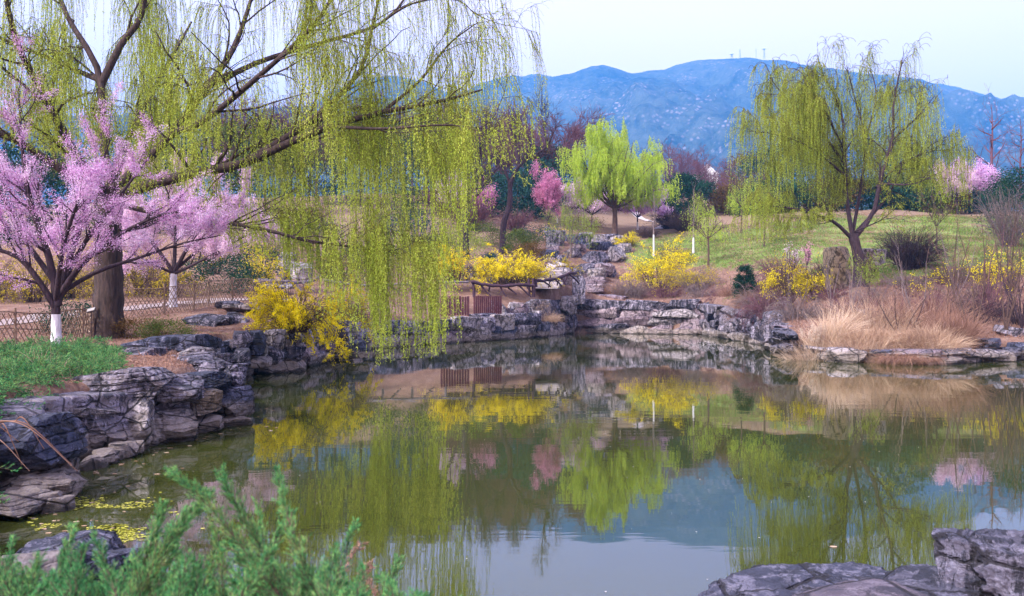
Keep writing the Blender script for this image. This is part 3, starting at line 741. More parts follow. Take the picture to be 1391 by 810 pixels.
def along(rng, P, N, tr=(0, 1), jit=.0):
    B, n, _ = P.shape; Lp = np.linalg.norm(np.diff(P, axis=1), axis=2).sum(1)
    idx = rng.choice(B, N, p=Lp / Lp.sum()); t_ = rng.uniform(*tr, N) * (n - 1); i = np.minimum(t_.astype(int), n - 2); f = (t_ - i)[:, None]
    return P[idx, i] * (1 - f) + P[idx, i + 1] * f + rng.normal(size=(N, 3)) * jit

def trunk_mesh(mb, pl, r0, r1, k=14, n=24, flare=.5, seed=0, fh=.5):
    P = resample(pl, n); R = np.linspace(r0, r1, n)
    h = np.linspace(0, np.linalg.norm(np.diff(P, axis=0), axis=1).sum(), n)
    R = R * (1 + flare * np.exp(-h / fh)) * (1 + .05 * np.sin(np.arange(n) * 1.7 + seed))
    mb.tubes(P, R, k, True); return P, R

# ------------------------------------------------------------------ the great willow over the left bank
def great_willow():
    rng = np.random.default_rng(11)
    base = G(145, 26, -.05); root = empty('weeping_willow', base)
    tag(root, 'huge weeping willow with a thick trunk and a yellow-green curtain hanging over the pond', 'willow tree')
    w = lambda *a: W(*a)
    mb = MB(); trunk_mesh(mb, [np.zeros(3), w(148, 390, 26) - base, w(147, 330, 26) - base, w(150, 255, 26) - base], .42, .34, 20, 26, .35, 3)
    mb.build('trunk', M['bark_willow'], root)
    S = [([w(150, 268, 26), w(200, 252, 25.6), w(262, 236, 25), w(330, 222, 24.5), w(390, 195, 24), w(450, 172, 23.5), w(520, 152, 23.2), w(590, 140, 23), w(655, 122, 23)], .24, .03),
         ([w(150, 262, 26), w(195, 222, 26), w(235, 180, 26.2), w(280, 120, 26.5), w(320, 60, 27), w(350, -30, 27.5)], .22, .05),
         ([w(150, 262, 26), w(140, 190, 26.5), w(137, 110, 27), w(118, 65, 27), w(88, 15, 27.5), w(60, -80, 28)], .19, .05),
         ([w(137, 115, 27), w(165, 60, 27), w(192, 20, 27), w(205, -70, 27)], .17, .05),
         ([w(330, 222, 24.5), w(400, 180, 24), w(450, 140, 24), w(490, 95, 24), w(505, 40, 24), w(520, -30, 24)], .15, .03),
         ([w(150, 275, 26), w(215, 290, 25), w(290, 300, 24.5), w(360, 312, 24), w(420, 328, 24), w(480, 335, 24), w(560, 347, 23.8)], .12, .02),
         ([w(147, 280, 26), w(90, 235, 25.5), w(20, 190, 25), w(-60, 150, 24.5), w(-160, 120, 24)], .2, .04),
         ([w(150, 262, 26), w(170, 200, 28), w(210, 120, 31), w(260, 30, 33)], .2, .05),
         ([w(148, 270, 26), w(100, 205, 24.2), w(60, 130, 23), w(20, 50, 21.5), w(0, -60, 21)], .18, .05),
         ([w(235, 180, 26.2), w(275, 165, 24.5), w(350, 105, 22.8), w(430, 30, 22), w(470, -40, 22)], .15, .04),
         ([w(280, 120, 26.5), w(350, 85, 27.5), w(430, 60, 28.5), w(520, 30, 29), w(570, -30, 29)], .13, .03),
         ([w(262, 236, 25), w(330, 225, 27), w(420, 190, 29), w(520, 170, 30), w(600, 150, 30)], .12, .03),
         ([w(520, 152, 23.2), w(570, 110, 23.5), w(610, 60, 23.5), w(650, 30, 23.5)], .07, .015),
         ([w(450, 172, 23.5), w(520, 175, 21.5), w(600, 170, 20.8), w(660, 175, 20.5)], .07, .015),
         ([w(137, 110, 27), w(90, 90, 27.5), w(20, 60, 28), w(-80, 20, 28)], .12, .03),
         ([w(505, 40, 24), w(560, 5, 24), w(620, 0, 24), w(650, 25, 24)], .05, .012)]
    P0, R0 = limbs(S, base); R0 = R0 * .72
    mb = MB(); mb.tubes(P0, R0, 10)
    ctr = np.array([2.0, -1.0, 2.0])
    P1, R1 = spawn(rng, P0, R0, lambda L: L * 1.7, (.22, 1), .75, Ls=(1.2, 3.0), rr=.45, n=8, up=.10, wander=.17, droop=.06, outward=.3, ctr=ctr, rmin=.012)
    P2, R2 = spawn(rng, P1, R1, lambda L: L * 2.0, (.2, 1), .7, Ls=(.6, 1.5), rr=.55, n=6, up=.06, wander=.2, droop=.12, rmin=.007)
    P3, R3 = spawn(rng, P2, R2, 2.2, (.2, 1), .6, Ls=(.35, 1.0), rr=.55, n=6, up=.05, wander=.15, droop=.28, rmin=.0045)
    mb.tubes(P1, R1, 5); mb.tubes(P2, R2, 3); mb.tubes(P3, R3, 3)
    mb.build('branches', M['bark_willow'], root)
    zb = 2.2 - base[2]
    def zmin(p):   # curtain hem: low above the water, higher near the shore and at the edge
        px = (p[:, 0] + base[0]) / (p[:, 1] + base[1]) * F + 695.5
        hem = np.interp(px, [-200, 0, 120, 330, 420, 470, 520, 600, 640, 660, 720], [200, 170, 250, 350, 400, 470, 505, 480, 300, 235, 215])
        return 2.2 - (hem - 412) / F * (p[:, 1] + base[1]) - base[2]
    lv = MB(); stb = MB()
    for Pk, n_, Lr in ((P2, 7500, (.7, 2.8)), (P2, 2600, (2.4, 5.6)), (P1, 1300, (.8, 2.6)), (P1, 900, (2.0, 5.6)), (P0, 600, (1.0, 4.0)), (P2[(P2[:, 0, 2] < 7.2) & (P2[:, 0, 0] > 5)], 2600, (2.0, 5.4))):
        X, L = strands(rng, Pk, n_, Lr, zmin, (.25, 1), (.01, 0), .4)
        # thin the curtain where the photograph lets the sky through
        mid = X[:, 4] + base
        px = mid[:, 0] / mid[:, 1] * F + 695.5; py = 412 - (mid[:, 2] - 2.2) / mid[:, 1] * F
        st0 = X[:, 0] + base; sx = st0[:, 0] / st0[:, 1] * F + 695.5; sy = 412 - (st0[:, 2] - 2.2) / st0[:, 1] * F
        pr = np.full(len(X), .62)
        pr = np.where((px < 150) & (py < 190), 1.7, pr)
        pr = np.where((px >= 130) & (px < 300) & (py < 150), 1.15, pr)
        pr = np.where((px < 330) & (py >= 150), 1.0, pr)
        pr = np.where((px >= 300) & (px < 420) & (sy < 110), .5, pr)
        pr = np.where((px >= 420) & (px < 570) & (sy < 110), .30, pr)
        pr = np.where((px >= 300) & (px < 480) & (sy >= 110) & (sy < 240), .34, pr)
        pr = np.where((px >= 480) & (sy >= 60) & (py < 300), .38, pr)
        pr = np.where((px >= 430) & (px < 570) & (sy >= 100) & (sy < 230) & (py < 300), .22, pr)
        pr = np.where((px > 640) & (sy > 90), .26, pr)
        pr = np.where((px > 570) & (py < 120), .34, pr)
        pr = np.where((py > 330) & (px > 480), .95, pr)
        pr = np.where((px > 395) & (px < 500) & (py > 320), .3, pr)
        # withes hang in tresses with gaps between them
        tr_ = fbm(np.column_stack([st0[:, 0] * 1.3, st0[:, 1] * .8, 0 * px]), 2, 77)
        keep = rng.random(len(X)) < pr * np.clip(.85 + 2.2 * tr_, .16, 1.6)
        bare = ((sy < 110) & (sx > 280))[keep] & (rng.random(keep.sum()) < .5)
        X = X[keep]; L = L[keep]
        stb.tubes(X, np.full(X.shape[:2], .0045) * np.linspace(1.2, .5, X.shape[1])[None], 3)
        strand_leaves(lv, rng, X[~bare], L[~bare], .038, .062, .018)
        if bare.any(): strand_leaves(lv, rng, X[bare], L[bare], .13, .045, .014)
    # leafy twigs along the upper branches
    N = 12000; p = along(rng, P2, N, jit=.03); lv.leaves(p, unit(rng.normal(size=(N, 3)) + np.array([0, 0, -.6])), .06, .02, rng)
    stb.build('withes', M['willow_stem'], root); lv.build('foliage', M['willow'], root)
great_willow()

# ------------------------------------------------------------------ the hillside willow on the right
def hill_willow():
    rng = np.random.default_rng(21)
    Y = 46.0; base = G(1168, Y, -.05); root = empty('weeping_willow', base)
    tag(root, 'large weeping willow with dark limbs on the grassy slope above the pampas grass', 'willow tree')
    w = lambda px, py, dy=0: W(px, py, Y + dy)
    mb = MB(); trunk_mesh(mb, [np.zeros(3), w(1166, 350) - base, w(1158, 318) - base], .31, .24, 14, 14, .35, 1)
    mb.build('trunk', M['bark_dark'], root)
    S = [([w(1158, 325), w(1130, 300, -.5), w(1085, 285, -1), w(1030, 278, -1.5)], .17, .02),
         ([w(1158, 320), w(1150, 270), w(1147, 205), w(1142, 150, .5), (w(1112, 90, .5))], .2, .03),
         ([w(1162, 322), w(1186, 290), w(1196, 245), w(1212, 190), w(1214, 140), w(1226, 80)], .21, .03),
         ([w(1190, 255), w(1220, 225, .8), w(1262, 206, 1), w(1290, 205, 1.2)], .12, .02),
         ([w(1158, 318), w(1170, 250, 1), w(1176, 190, 1.5), w(1160, 130, 1.5), w(1150, 88, 1.5)], .16, .02),
         ([w(1149, 225), w(1110, 172, .5), w(1072, 138, 1), w(1045, 105, 1)], .13, .02),
         ([w(1150, 240), w(1100, 200, -1), w(1050, 182, -1.5), w(1015, 178, -2)], .11, .02),
         ([w(1212, 190), w(1245, 160, -1), w(1270, 130, -1.3)], .1, .02),
         ([w(1196, 250), w(1240, 250, -1.5), w(1275, 235, -2)], .09, .02),
         ([w(1160, 315), w(1195, 300, -1.5), w(1215, 285, -2.4)], .07, .02),
         ([w(1147, 205), w(1120, 150, -1.5), w(1090, 100, -2)], .1, .02),
         ([w(1176, 190, 1.5), w(1190, 130, 3), w(1180, 85, 3.5)], .1, .02),
         ([w(1158, 318), w(1140, 240, 2.5), w(1100, 170, 4), w(1080, 120, 4.5)], .13, .02),
         ([w(1160, 318), w(1210, 260, 2.5), w(1240, 180, 4), w(1255, 110, 4.5)], .13, .02)]
    P0, R0 = limbs(S, base, 12); R0 = R0 * .62; mb = MB(); mb.tubes(P0, R0, 8)
    ctr = np.array([0, 0, 2.5])
    P1, R1 = spawn(rng, P0, R0, lambda L: L * 2.3, (.25, 1), .75, Ls=(.8, 2.2), rr=.5, n=8, up=.12, wander=.2, droop=.08, outward=.35, ctr=ctr, rmin=.018)
    P2, R2 = spawn(rng, P1, R1, lambda L: L * 2.2, (.2, 1), .7, Ls=(.5, 1.2), rr=.55, n=7, up=.12, wander=.2, droop=.2, rmin=.010)
    mb.tubes(P1, R1, 4); mb.tubes(P2, R2, 3)
    # bare twig tips that arch over the top of the crown
    hi = P2[:, -1, 2] > np.quantile(P2[:, -1, 2], .72)
    T = np.repeat(P2[hi, -1], 2, 0); C = grow(rng, T, unit(rng.normal(size=T.shape) * np.array([.7, .7, .3]) + np.array([0, 0, .8])), rng.uniform(.4, .9, len(T)), 7, 0, .12, .35)
    mb.tubes(C, np.full(C.shape[:2], .009), 3)
    mb.build('branches', M['bark_dark'], root)
    def zmin(p):
        px = (p[:, 0] + base[0]) / (p[:, 1] + base[1]) * F + 695.5
        hem = np.interp(px, [960, 990, 1060, 1130, 1160, 1200, 1260, 1300], [300, 345, 330, 300, 270, 250, 270, 290])
        return 2.2 - (hem - 412) / F * (p[:, 1] + base[1]) - base[2]
    lv = MB(); stb = MB()
    for Pk, n_, Lr in ((P2, 6400, (.5, 1.9)), (P2, 1500, (2.2, 5.0)), (P1, 800, (.8, 4.8)), (P0, 300, (.8, 5.0))):
        wt = 1 + 1.8 * (Pk[:, -1, 0] < -2.0)
        X, L = strands(rng, Pk, n_, Lr, zmin, (.2, 1), (0, 0), .4, weight=wt)
        stb.tubes(X, np.full(X.shape[:2], .007) * np.linspace(1.2, .5, X.shape[1])[None], 3)
        k = rng.random(len(X)) < .88
        strand_leaves(lv, rng, X[k], L[k], .06, .075, .019, .05)
    stb.build('withes', M['willow_stem'], root); lv.build('foliage', M['willow_far'], root)
hill_willow()

# ------------------------------------------------------------------ a round willow (also drooping young ones)
def round_willow(name, px, Y, height, rad, seed, label, cat='willow tree', nstr=1500, trunk_h=.26, tr_r=.28, mat='willow_far', Lr=(1.0, 4.0), gap=.1, leafsz=.13, hem=.2, barkm='bark_brown', group=None, nl=9):
    rng = np.random.default_rng(seed); base = G(px, Y, -.05); root = empty(name, base); tag(root, label, cat, group)
    th = height * trunk_h; mb = MB(); trunk_mesh(mb, [(0, 0, 0), (.03, 0, th * .5), (0, 0, th)], tr_r, tr_r * .8, 10, 10, .3)
    mb.build('trunk', M[barkm], root)
    a = np.linspace(0, 2 * pi, nl, endpoint=False) + rng.uniform(-.3, .3, nl); el = rng.uniform(.3, 1.4, nl) if nl > 9 else rng.uniform(.6, 1.4, nl)
    D = np.column_stack([np.cos(a) * np.cos(el), np.sin(a) * np.cos(el), np.sin(el)])
    Lm = 1 / np.sqrt((np.cos(el) / (rad * .86)) ** 2 + (np.sin(el) / (height * .93 - th)) ** 2) * rng.uniform(.92, 1.0, nl)
    P0 = grow(rng, np.tile([0, 0, th * .92], (nl, 1)), D, Lm, 9, .05, .08); R0 = tr_r * .45 * np.linspace(1, .15, 9)[None].repeat(nl, 0)
    mb = MB(); mb.tubes(P0, R0, 6)
    P1, R1 = spawn(rng, P0, R0, 6, (.2, 1), .6, lr=(.3, .55), rr=.5, n=7, up=.08, wander=.15, droop=.03, rmin=.02)
    P2, R2 = spawn(rng, P1, R1, 4, (.2, 1), .6, lr=(.3, .6), rr=.5, n=6, up=.03, wander=.2, droop=.1, rmin=.012)
    mb.tubes(P1, R1, 4); mb.tubes(P2, R2, 3); mb.build('branches', M[barkm], root)
    lv = MB()
    for Pk, n_ in ((P2, nstr), (P1, nstr // 3)):
        X, L = strands(rng, Pk, n_, Lr, height * hem, (.1, 1), (0, 0), .35, 7)
        strand_leaves(lv, rng, X, L, gap, leafsz, leafsz * .33, 0)
    lv.build('foliage', M[mat], root); return root
round_willow('willow_tree', 835, 90, 12.0, 6.6, 31, 'round crowned yellow-green willow with a straight trunk beside the rockery', nstr=5200, Lr=(.7, 2.6), gap=.08, leafsz=.17, hem=.24, nl=22)
round_willow('young_willow', 775, 76, 6.3, 2.6, 32, 'small pale feathery willow growing between the yellow mound and the rockery', nstr=500, tr_r=.09, trunk_h=.2, Lr=(.6, 2.2), gap=.12, leafsz=.11, hem=.1, mat='fresh', barkm='bark_grey')
round_willow('young_willow', 962, 71, 5.6, 2.2, 33, 'slender young willow with thin dark trunk, second one from the cove on the grass slope', nstr=260, tr_r=.08, trunk_h=.45, Lr=(.8, 2.4), gap=.12, leafsz=.11, hem=.25)
round_willow('young_willow', 951, 80, 5.4, 1.8, 34, 'young drooping willow with a dark stem just behind the whitewashed sapling', nstr=200, tr_r=.08, trunk_h=.45, Lr=(.8, 2.4), gap=.12, leafsz=.11, hem=.25)
round_willow('young_willow', 1007, 86, 6.2, 2.3, 35, 'young drooping willow high on the grass slope beside the hillside willow', nstr=260, tr_r=.08, trunk_h=.45, Lr=(.8, 2.6), gap=.12, leafsz=.11, hem=.25)
round_willow('young_willow', 1038, 74, 6.6, 2.4, 36, 'young drooping willow half merged with the low curtain of the hillside willow', nstr=300, tr_r=.08, trunk_h=.4, Lr=(.8, 3.0), gap=.12, leafsz=.11, hem=.2)
round_willow('young_willow', 1180, 44.0, 3.9, .9, 37, 'leafy light green young willow growing right in front of the hillside willow trunk', nstr=220, tr_r=.04, trunk_h=.2, Lr=(.3, .8), gap=.05, leafsz=.08, hem=.1, mat='fresh')
round_willow('young_willow', 1272, 66, 6.0, 1.6, 38, 'thin upright pale green sapling beside the pink tree beyond the grass slope', nstr=160, tr_r=.06, trunk_h=.3, Lr=(.5, 1.8), gap=.12, leafsz=.10, hem=.15, mat='fresh')

# ------------------------------------------------------------------ blossom trees
def blossom_tree(name, base, specs, tr, label, seed, mat, nb, size, trunkpts, white=.95, lens=(.8, 2.0), lens2=(.35, .9), sub=(1.8, 3.0), barkm='bark_dark', up=.12, group=None, cat='blossom tree', keepf=None, cl=5):
    rng = np.random.default_rng(seed); root = empty(name, base); tag(root, label, cat, group)
    mb = MB(); Pt, Rt = trunk_mesh(mb, trunkpts, tr, tr * .8, 12, 14, .25, 2, .2); mb.build('trunk', M[barkm], root)
    if white:
        k = Pt[:, 2] <= white; kk = max(3, k.sum()); wp = MB(); wp.tubes(Pt[:kk], Rt[:kk] + .008, 12); wp.build('limewash_band', M['white_paint'], root)
    P0, R0 = limbs(specs, np.zeros(3), 10)
    mb = MB(); mb.tubes(P0, R0, 8)
    P1, R1 = spawn(rng, P0, R0, lambda L: L * sub[0], (.2, 1), .65, Ls=lens, rr=.5, n=7, up=up, wander=.16, rmin=.009)
    P2, R2 = spawn(rng, P1, R1, lambda L: L * sub[1], (.15, 1), .6, Ls=lens2, rr=.55, n=5, up=.08, wander=.18, rmin=.005)
    mb.tubes(P1, R1, 4); mb.tubes(P2, R2, 3); mb.build('branches', M[barkm], root)
    bl = MB()
    ncl = nb // cl
    a = np.concatenate([along(rng, P2, int(ncl * .75)), along(rng, P1, ncl - int(ncl * .75), (.3, 1))])
    # blossoms sit in drifts: heavy on some twigs, bare on others
    dens = fbm(a * 1.6 + 31, 2, seed); a = a[dens > rng.uniform(-.5, .3, len(a)) - .05]
    if keepf is not None: a = a[keepf(a + base)]
    p = np.repeat(a, cl, 0) + rng.normal(size=(len(a) * cl, 3)) * size * 2.0
    d = rdir(rng, len(p)); bl.leaves(p, d, size * rng.uniform(.7, 1.3, len(p)), size * rng.uniform(.7, 1.2, len(p)), rng)
    bl.build('blossoms', M[mat], root); return root
b = G(77, 21, -.03); w = lambda *a: W(*a) - b
blossom_tree('pink_blossom_tree', b,
    [([w(76, 420, 21), w(55, 385, 20.8), w(25, 350, 20.6), w(-20, 335, 20.4)], .085, .03),
     ([w(77, 415, 21), w(72, 370, 21), w(60, 330, 21), w(40, 270, 21), w(30, 200, 21), w(25, 120, 21)], .1, .012),
     ([w(78, 415, 21), w(88, 370, 21), w(105, 320, 21), w(125, 260, 21.2), w(150, 190, 21.4)], .1, .012),
     ([w(80, 405, 21), w(110, 360, 20.8), w(160, 320, 20.5), w(225, 290, 20.3), w(270, 290, 20.2)], .08, .012),
     ([w(80, 395, 21), w(115, 330, 21), w(160, 270, 20.7), w(205, 210, 20.5)], .07, .012),
     ([w(76, 410, 21), w(85, 340, 20), w(100, 290, 19.5), w(120, 240, 19)], .07, .012),
     ([w(72, 380, 21), w(30, 320, 21.5), w(0, 260, 22), w(-20, 190, 22)], .07, .012),
     ([w(80, 400, 21), w(130, 370, 21.5), w(190, 350, 21.8), w(250, 330, 22), w(300, 320, 22)], .06, .01)],
    .115, 'big pink blossom tree with dark forked limbs and whitewashed foot by the bamboo fence', 41, 'blossom', 165000, .025,
    [np.zeros(3), (-.01, 0, .5), w(76, 412, 21)], lens=(.7, 1.7), lens2=(.3, .7), sub=(3.4, 3.8), cl=8)
b = G(235, 36, -.03); w = lambda *a: W(*a) - b
blossom_tree('pale_blossom_tree', b,
    [([w(236, 372, 36), w(222, 350, 36), w(200, 320, 36), w(180, 280, 36), w(165, 245, 36)], .09, .015),
     ([w(236, 372, 36), w(250, 345, 36), w(270, 310, 36), w(285, 270, 36), w(300, 240, 36)], .09, .015),
     ([w(236, 372, 36), w(262, 360, 35.5), w(300, 340, 35), w(335, 320, 35), w(360, 310, 35)], .07, .012),
     ([w(236, 372, 36), w(238, 330, 36.5), w(240, 280, 37), w(245, 230, 37)], .09, .015),
     ([w(240, 365, 36), w(290, 320, 36.5), w(320, 280, 37), w(340, 255, 37)], .07, .015),
     ([w(236, 372, 36), w(210, 360, 35.5), w(180, 345, 35), w(165, 340, 35)], .06, .012)],
    .15, 'paler pink blossom tree with a whitewashed forked trunk behind the willow trunk and bamboo fence', 42, 'blossom_pale', 120000, .048,
    [np.zeros(3), (0, 0, .6), w(236, 368, 36)], 1.5, (.9, 2.2), (.4, 1.0), (2.4, 2.6), cl=5)

def small_blossom(px, Y, h, wd, seed, mat, label, white, tr=.09, nb=9000, size=.1, upright=False, fork=.25, ratio=1.0):
    b = G(px, Y, -.03); rng = np.random.default_rng(seed); n = 7; sp = []
    for i in range(n):
        a = i / n * 2 * pi + rng.uniform(-.3, .3); r = wd * .5 * rng.uniform(.5, .95) * (.7 if upright else 1); z = h * rng.uniform(.75, 1.0) * (1 if upright or i % 2 else .8)
        s = np.array([0, 0, h * fork]); e = np.array([math.cos(a) * r, math.sin(a) * r, z]); m_ = s * .5 + e * .5 + np.array([math.cos(a), math.sin(a), 0]) * r * .15 + rng.normal(size=3) * .1
        sp.append(([s, m_, e], tr * .6, .012))
    return blossom_tree('pink_blossom_tree', b, sp, tr, label, seed, mat, nb, size, [np.zeros(3), (0, 0, h * fork * .6), (0, 0, h * fork + .05)], white, (h * .15, h * .35), (h * .07, h * .16), (1.6, 2.2), up=.25 if upright else .1)
small_blossom(745, 88, 5.2, 4.2, 51, 'blossom_deep', 'upright deep pink blossom tree standing alone beside the dark pines', 0, .07, 24000, .09, True, .05)
small_blossom(866, 95, 5.4, 9.5, 52, 'blossom', 'low pink blossom tree with a white foot beside the pale path', .9, .09, 36000, .10)
small_blossom(804, 95, 5.2, 7.5, 53, 'blossom_pale', 'pale blossom tree just behind the trunk of the round willow', 0, .08, 22000, .10)
small_blossom(1300, 100, 5.6, 3.6, 54, 'blossom_pale', 'light pink blossom tree half behind the hillside willow withes', 0, .09, 15000, .12)
small_blossom(1330, 104, 6.4, 3.8, 55, 'blossom', 'bright pink blossom tree beside the dark round evergreen', 0, .09, 18000, .12)
small_blossom(615, 84, 4.6, 3.0, 56, 'blossom_pale', 'small pale pink blossom tree glimpsed between the willow curtain and the purple tree', 0, .08, 6000, .10)
small_blossom(655, 86, 4.2, 3.4, 57, 'blossom_deep', 'dusky pink blossom shrub in the shade behind the forked purple tree', 0, .08, 5000, .10)
small_blossom(1078, 60, 2.6, 1.4, 58, 'blossom_pale', 'whitish blossom sapling on the bank behind the low yellow bushes', 0, .03, 900, .05, True)
small_blossom(1096, 62, 2.2, .9, 59, 'blossom_deep', 'tiny rose pink flowering sapling on the grass slope', 0, .03, 700, .06, True)

# ------------------------------------------------------------------ bare trees
def bare_tree(name, px, Y, specs, trunkpts, tr, seed, label, barkm, lens, lens2, sub=(2, 3), lens3=None, white=0, up=.15, ang=.6, group=None, cat='bare tree', rmin=.01, base=None):
    b = G(px, Y, -.05) if base is None else base
    rng = np.random.default_rng(seed); root = empty(name, b); tag(root, label, cat, group)
    mb = MB(); Pt, Rt = trunk_mesh(mb, [np.asarray(p) - b for p in trunkpts] if trunkpts is not None else None, tr, tr * .8, 8, 12, .3); mb.build('trunk', M[barkm], root)
    if white:
        kk = max(3, (Pt[:, 2] <= white).sum()); wp = MB(); wp.tubes(Pt[:kk], Rt[:kk] + .01, 8); wp.build('limewash_band', M['white_paint'], root)
    P0, R0 = limbs(specs, b, 9); mb = MB(); mb.tubes(P0, R0, 6)
    P1, R1 = spawn(rng, P0, R0, lambda L: L * sub[0], (.25, 1), ang, Ls=lens, rr=.5, n=6, up=up, wander=.15, rmin=rmin)
    P2, R2 = spawn(rng, P1, R1, lambda L: L * sub[1], (.2, 1), ang * .9, Ls=lens2, rr=.5, n=5, up=up * .7, wander=.15, rmin=rmin * .7)
    mb.tubes(P1, R1, 4); mb.tubes(P2, R2, 3)
    if lens3:
        P3, R3 = spawn(rng, P2, R2, 2.5, (.2, 1), .5, Ls=lens3, rr=.5, n=4, up=up * .7, wander=.15, rmin=rmin * .6); mb.tubes(P3, R3, 3)
    mb.build('branches', M[barkm], root); return root
# forked purple trees in front of the mountain
b = G(683, 74); y = 74
bare_tree('bare_tree', 683, y, [([W(693, 250, y), W(705, 225, y), W(725, 212, y), W(742, 200, y), W(752, 180, y)], .2, .04), ([W(693, 252, y), W(685, 230, y), W(672, 215, y), W(650, 200, y)], .13, .03),
    ([W(742, 200, y), W(738, 170, y), (W(735, 150, y))], .07, .02), ([W(672, 215, y), W(655, 235, y - 1), W(640, 250, y - 1)], .07, .02), ([W(705, 225, y), W(700, 195, y + 1), W(705, 165, y + 1)], .08, .02)],
    [b, W(684, 305, y), W(692, 280, y), W(693, 248, y)], .26, 61, 'forked dark purple leafless tree with a leaning limb, in front of the blue-green pines', 'bark_dark', (.8, 2.4), (.4, 1.3), (2.8, 3.6), (.35, .9), rmin=.016)
b = G(632, 70); y = 70
bare_tree('bare_tree', 632, y, [([W(630, 300, y), W(615, 280, y), W(605, 250, y), W(598, 200, y)], .14, .03), ([W(630, 300, y), W(636, 260, y), W(632, 210, y), W(630, 170, y)], .17, .03),
    ([W(630, 300, y), W(650, 260, y), W(670, 235, y), W(680, 225, y)], .14, .03), ([W(630, 300, y), W(645, 240, y + 2), W(655, 190, y + 2), W(665, 160, y + 2)], .15, .03)],
    [b, W(632, 315, y), W(630, 298, y)], .3, 62, 'multi-stemmed dark purple tree behind the edge of the willow curtain', 'bark_dark', (.8, 2.6), (.4, 1.4), (2.8, 3.6), (.35, .9), rmin=.016)

def generic_bare(px, Y, h, seed, label, barkm='bark_red', spread=.55, group=None, name='bare_tree', tall=False, sub=(2, 2.4), tr=.16, lens3=(.5, 1.1), rmin=.025):
    rng = np.random.default_rng(seed); b = G(px, Y, -.1); n = 7 if not tall else 12; sp = []
    if tall:
        sp.append(([b + [0, 0, h * .5], b + [.1, 0, h * .75], b + [0, 0, h]], tr * .7, .02))
    for i in range(n):
        a = i * 2.4 + rng.uniform(-.3, .3); s = np.array([0, 0, h * (rng.uniform(.15, .3) if not tall else .18 + .7 * i / n)])
        r = h * spread * rng.uniform(.45, .95) * (1 if not tall else (1 - .7 * i / n) * .6); z = s[2] + (h - s[2]) * rng.uniform(.5, .95) * (1 if not tall else .35)
        e = np.array([math.cos(a) * r, math.sin(a) * r, z]); sp.append(([b + s, b + s * .45 + e * .55 + np.array([math.cos(a), math.sin(a), 0]) * r * .12, b + e], tr * .5, .02))
    return bare_tree(name, px, Y, sp, [b, b + [0, 0, h * .2], b + [0, 0, h * (.3 if not tall else .6)]], tr, seed, label, barkm, (h * .12, h * .28), (h * .07, h * .16), sub, lens3, 0, .06, .85, group, base=b, rmin=rmin)

# crowns in the belt beyond; built once, copied with their own labels
BELT_G = 'leafless reddish trees in the belt below the mountain'
protoA = generic_bare(738, 112, 13.0, 71, 'leafless purple-red tree with a broad fan of twigs between the willow curtain and round willow', 'bark_red', .55, sub=(3.4, 3.6), rmin=.036)
protoB = generic_bare(930, 190, 13.0, 72, 'leafless reddish tree in the belt above the dark pine', 'bark_red', .45, BELT_G, rmin=.04)
protoC = generic_bare(980, 200, 12.0, 73, 'leafless reddish tree in the belt above the dark pine', 'bark_grey', .5, BELT_G, rmin=.04)
def place(proto, px, Y, s, rz, label, group=None, sz=None):
    o = copy_tree(proto); g_ = G(px, Y, -.1); o.location = g_; o.rotation_euler = (0, 0, rz); o.scale = (s, s, sz or s)
    o['label'] = label
    if group: o['group'] = group
    elif 'group' in o: del o['group']
    return o
place(protoA, 710, 106, .95, 1.3, 'leafless purple-red tree just beyond the tips of the willow curtain')
place(protoA, 590, 115, .95, 2.2, 'leafless purple tree glimpsed through the thin outer withes of the great willow')
for i, (px, Y, s_) in enumerate([(395, 118, 1.0), (455, 122, 1.05), (510, 116, .95), (550, 120, 1.0), (330, 118, 1.0), (620, 124, 1.0)]):
    place(protoA, px, Y, s_, i * 1.3, 'leafless purple tree of the row far behind the willow curtain', 'purple trees behind the willow curtain')
place(protoA, 655, 118, 1.0, 4.0, 'leafless purple tree behind the multi-stemmed dark tree')
for i, (px, Y, s, k) in enumerate([(905, 180, 1.0, 0), (952, 195, .9, 1), (968, 170, .8, 0), (1000, 210, .8, 1), (890, 215, .8, 1), (1020, 190, .8, 0), (1290, 200, .9, 1), (1320, 215, .8, 0), (1365, 200, .9, 1), (1400, 190, .9, 0), (1262, 190, .8, 0), (860, 200, .8, 1), (1440, 200, .9, 1)]):
    right = px > 1200
    place(protoC if k else protoB, px, Y, s, i * 1.1, ('leafless grey tree in the hazy belt behind the dark round evergreen' if right else 'leafless grey tree in the belt behind the round willow') if k else ('leafless reddish tree in the hazy belt behind the dark round evergreen' if right else 'leafless reddish tree in the belt above the dark pine'), 'hazy bare trees on the far side' if right else BELT_G)
generic_bare(1347, 108, 13.0, 74, 'tall thin leafless tree with a straight leader beside the bright pink tree', 'bark_red', .55, tall=True, tr=.18, rmin=.02, sub=(1.2, 1.2), lens3=None)
generic_bare(1386, 112, 12.0, 75, 'tall thin leafless tree at the frame edge behind the dark round evergreen', 'bark_red', .55, tall=True, tr=.14, rmin=.02, sub=(1.4, 1.4), lens3=None)
# left, behind the great willow
for i, (px, Y, s) in enumerate([(40, 80, .8), (230, 88, .85), (330, 95, .9), (-120, 85, .9), (420, 100, .8)]):
    place(protoC if i % 2 else protoB, px, Y, s, i * 1.7, 'leafless tree on the rise behind the yellow hedge and the pink tree' if i % 2 else 'leafless reddish tree on the rise behind the yellow hedge', 'bare trees behind the yellow hedge')

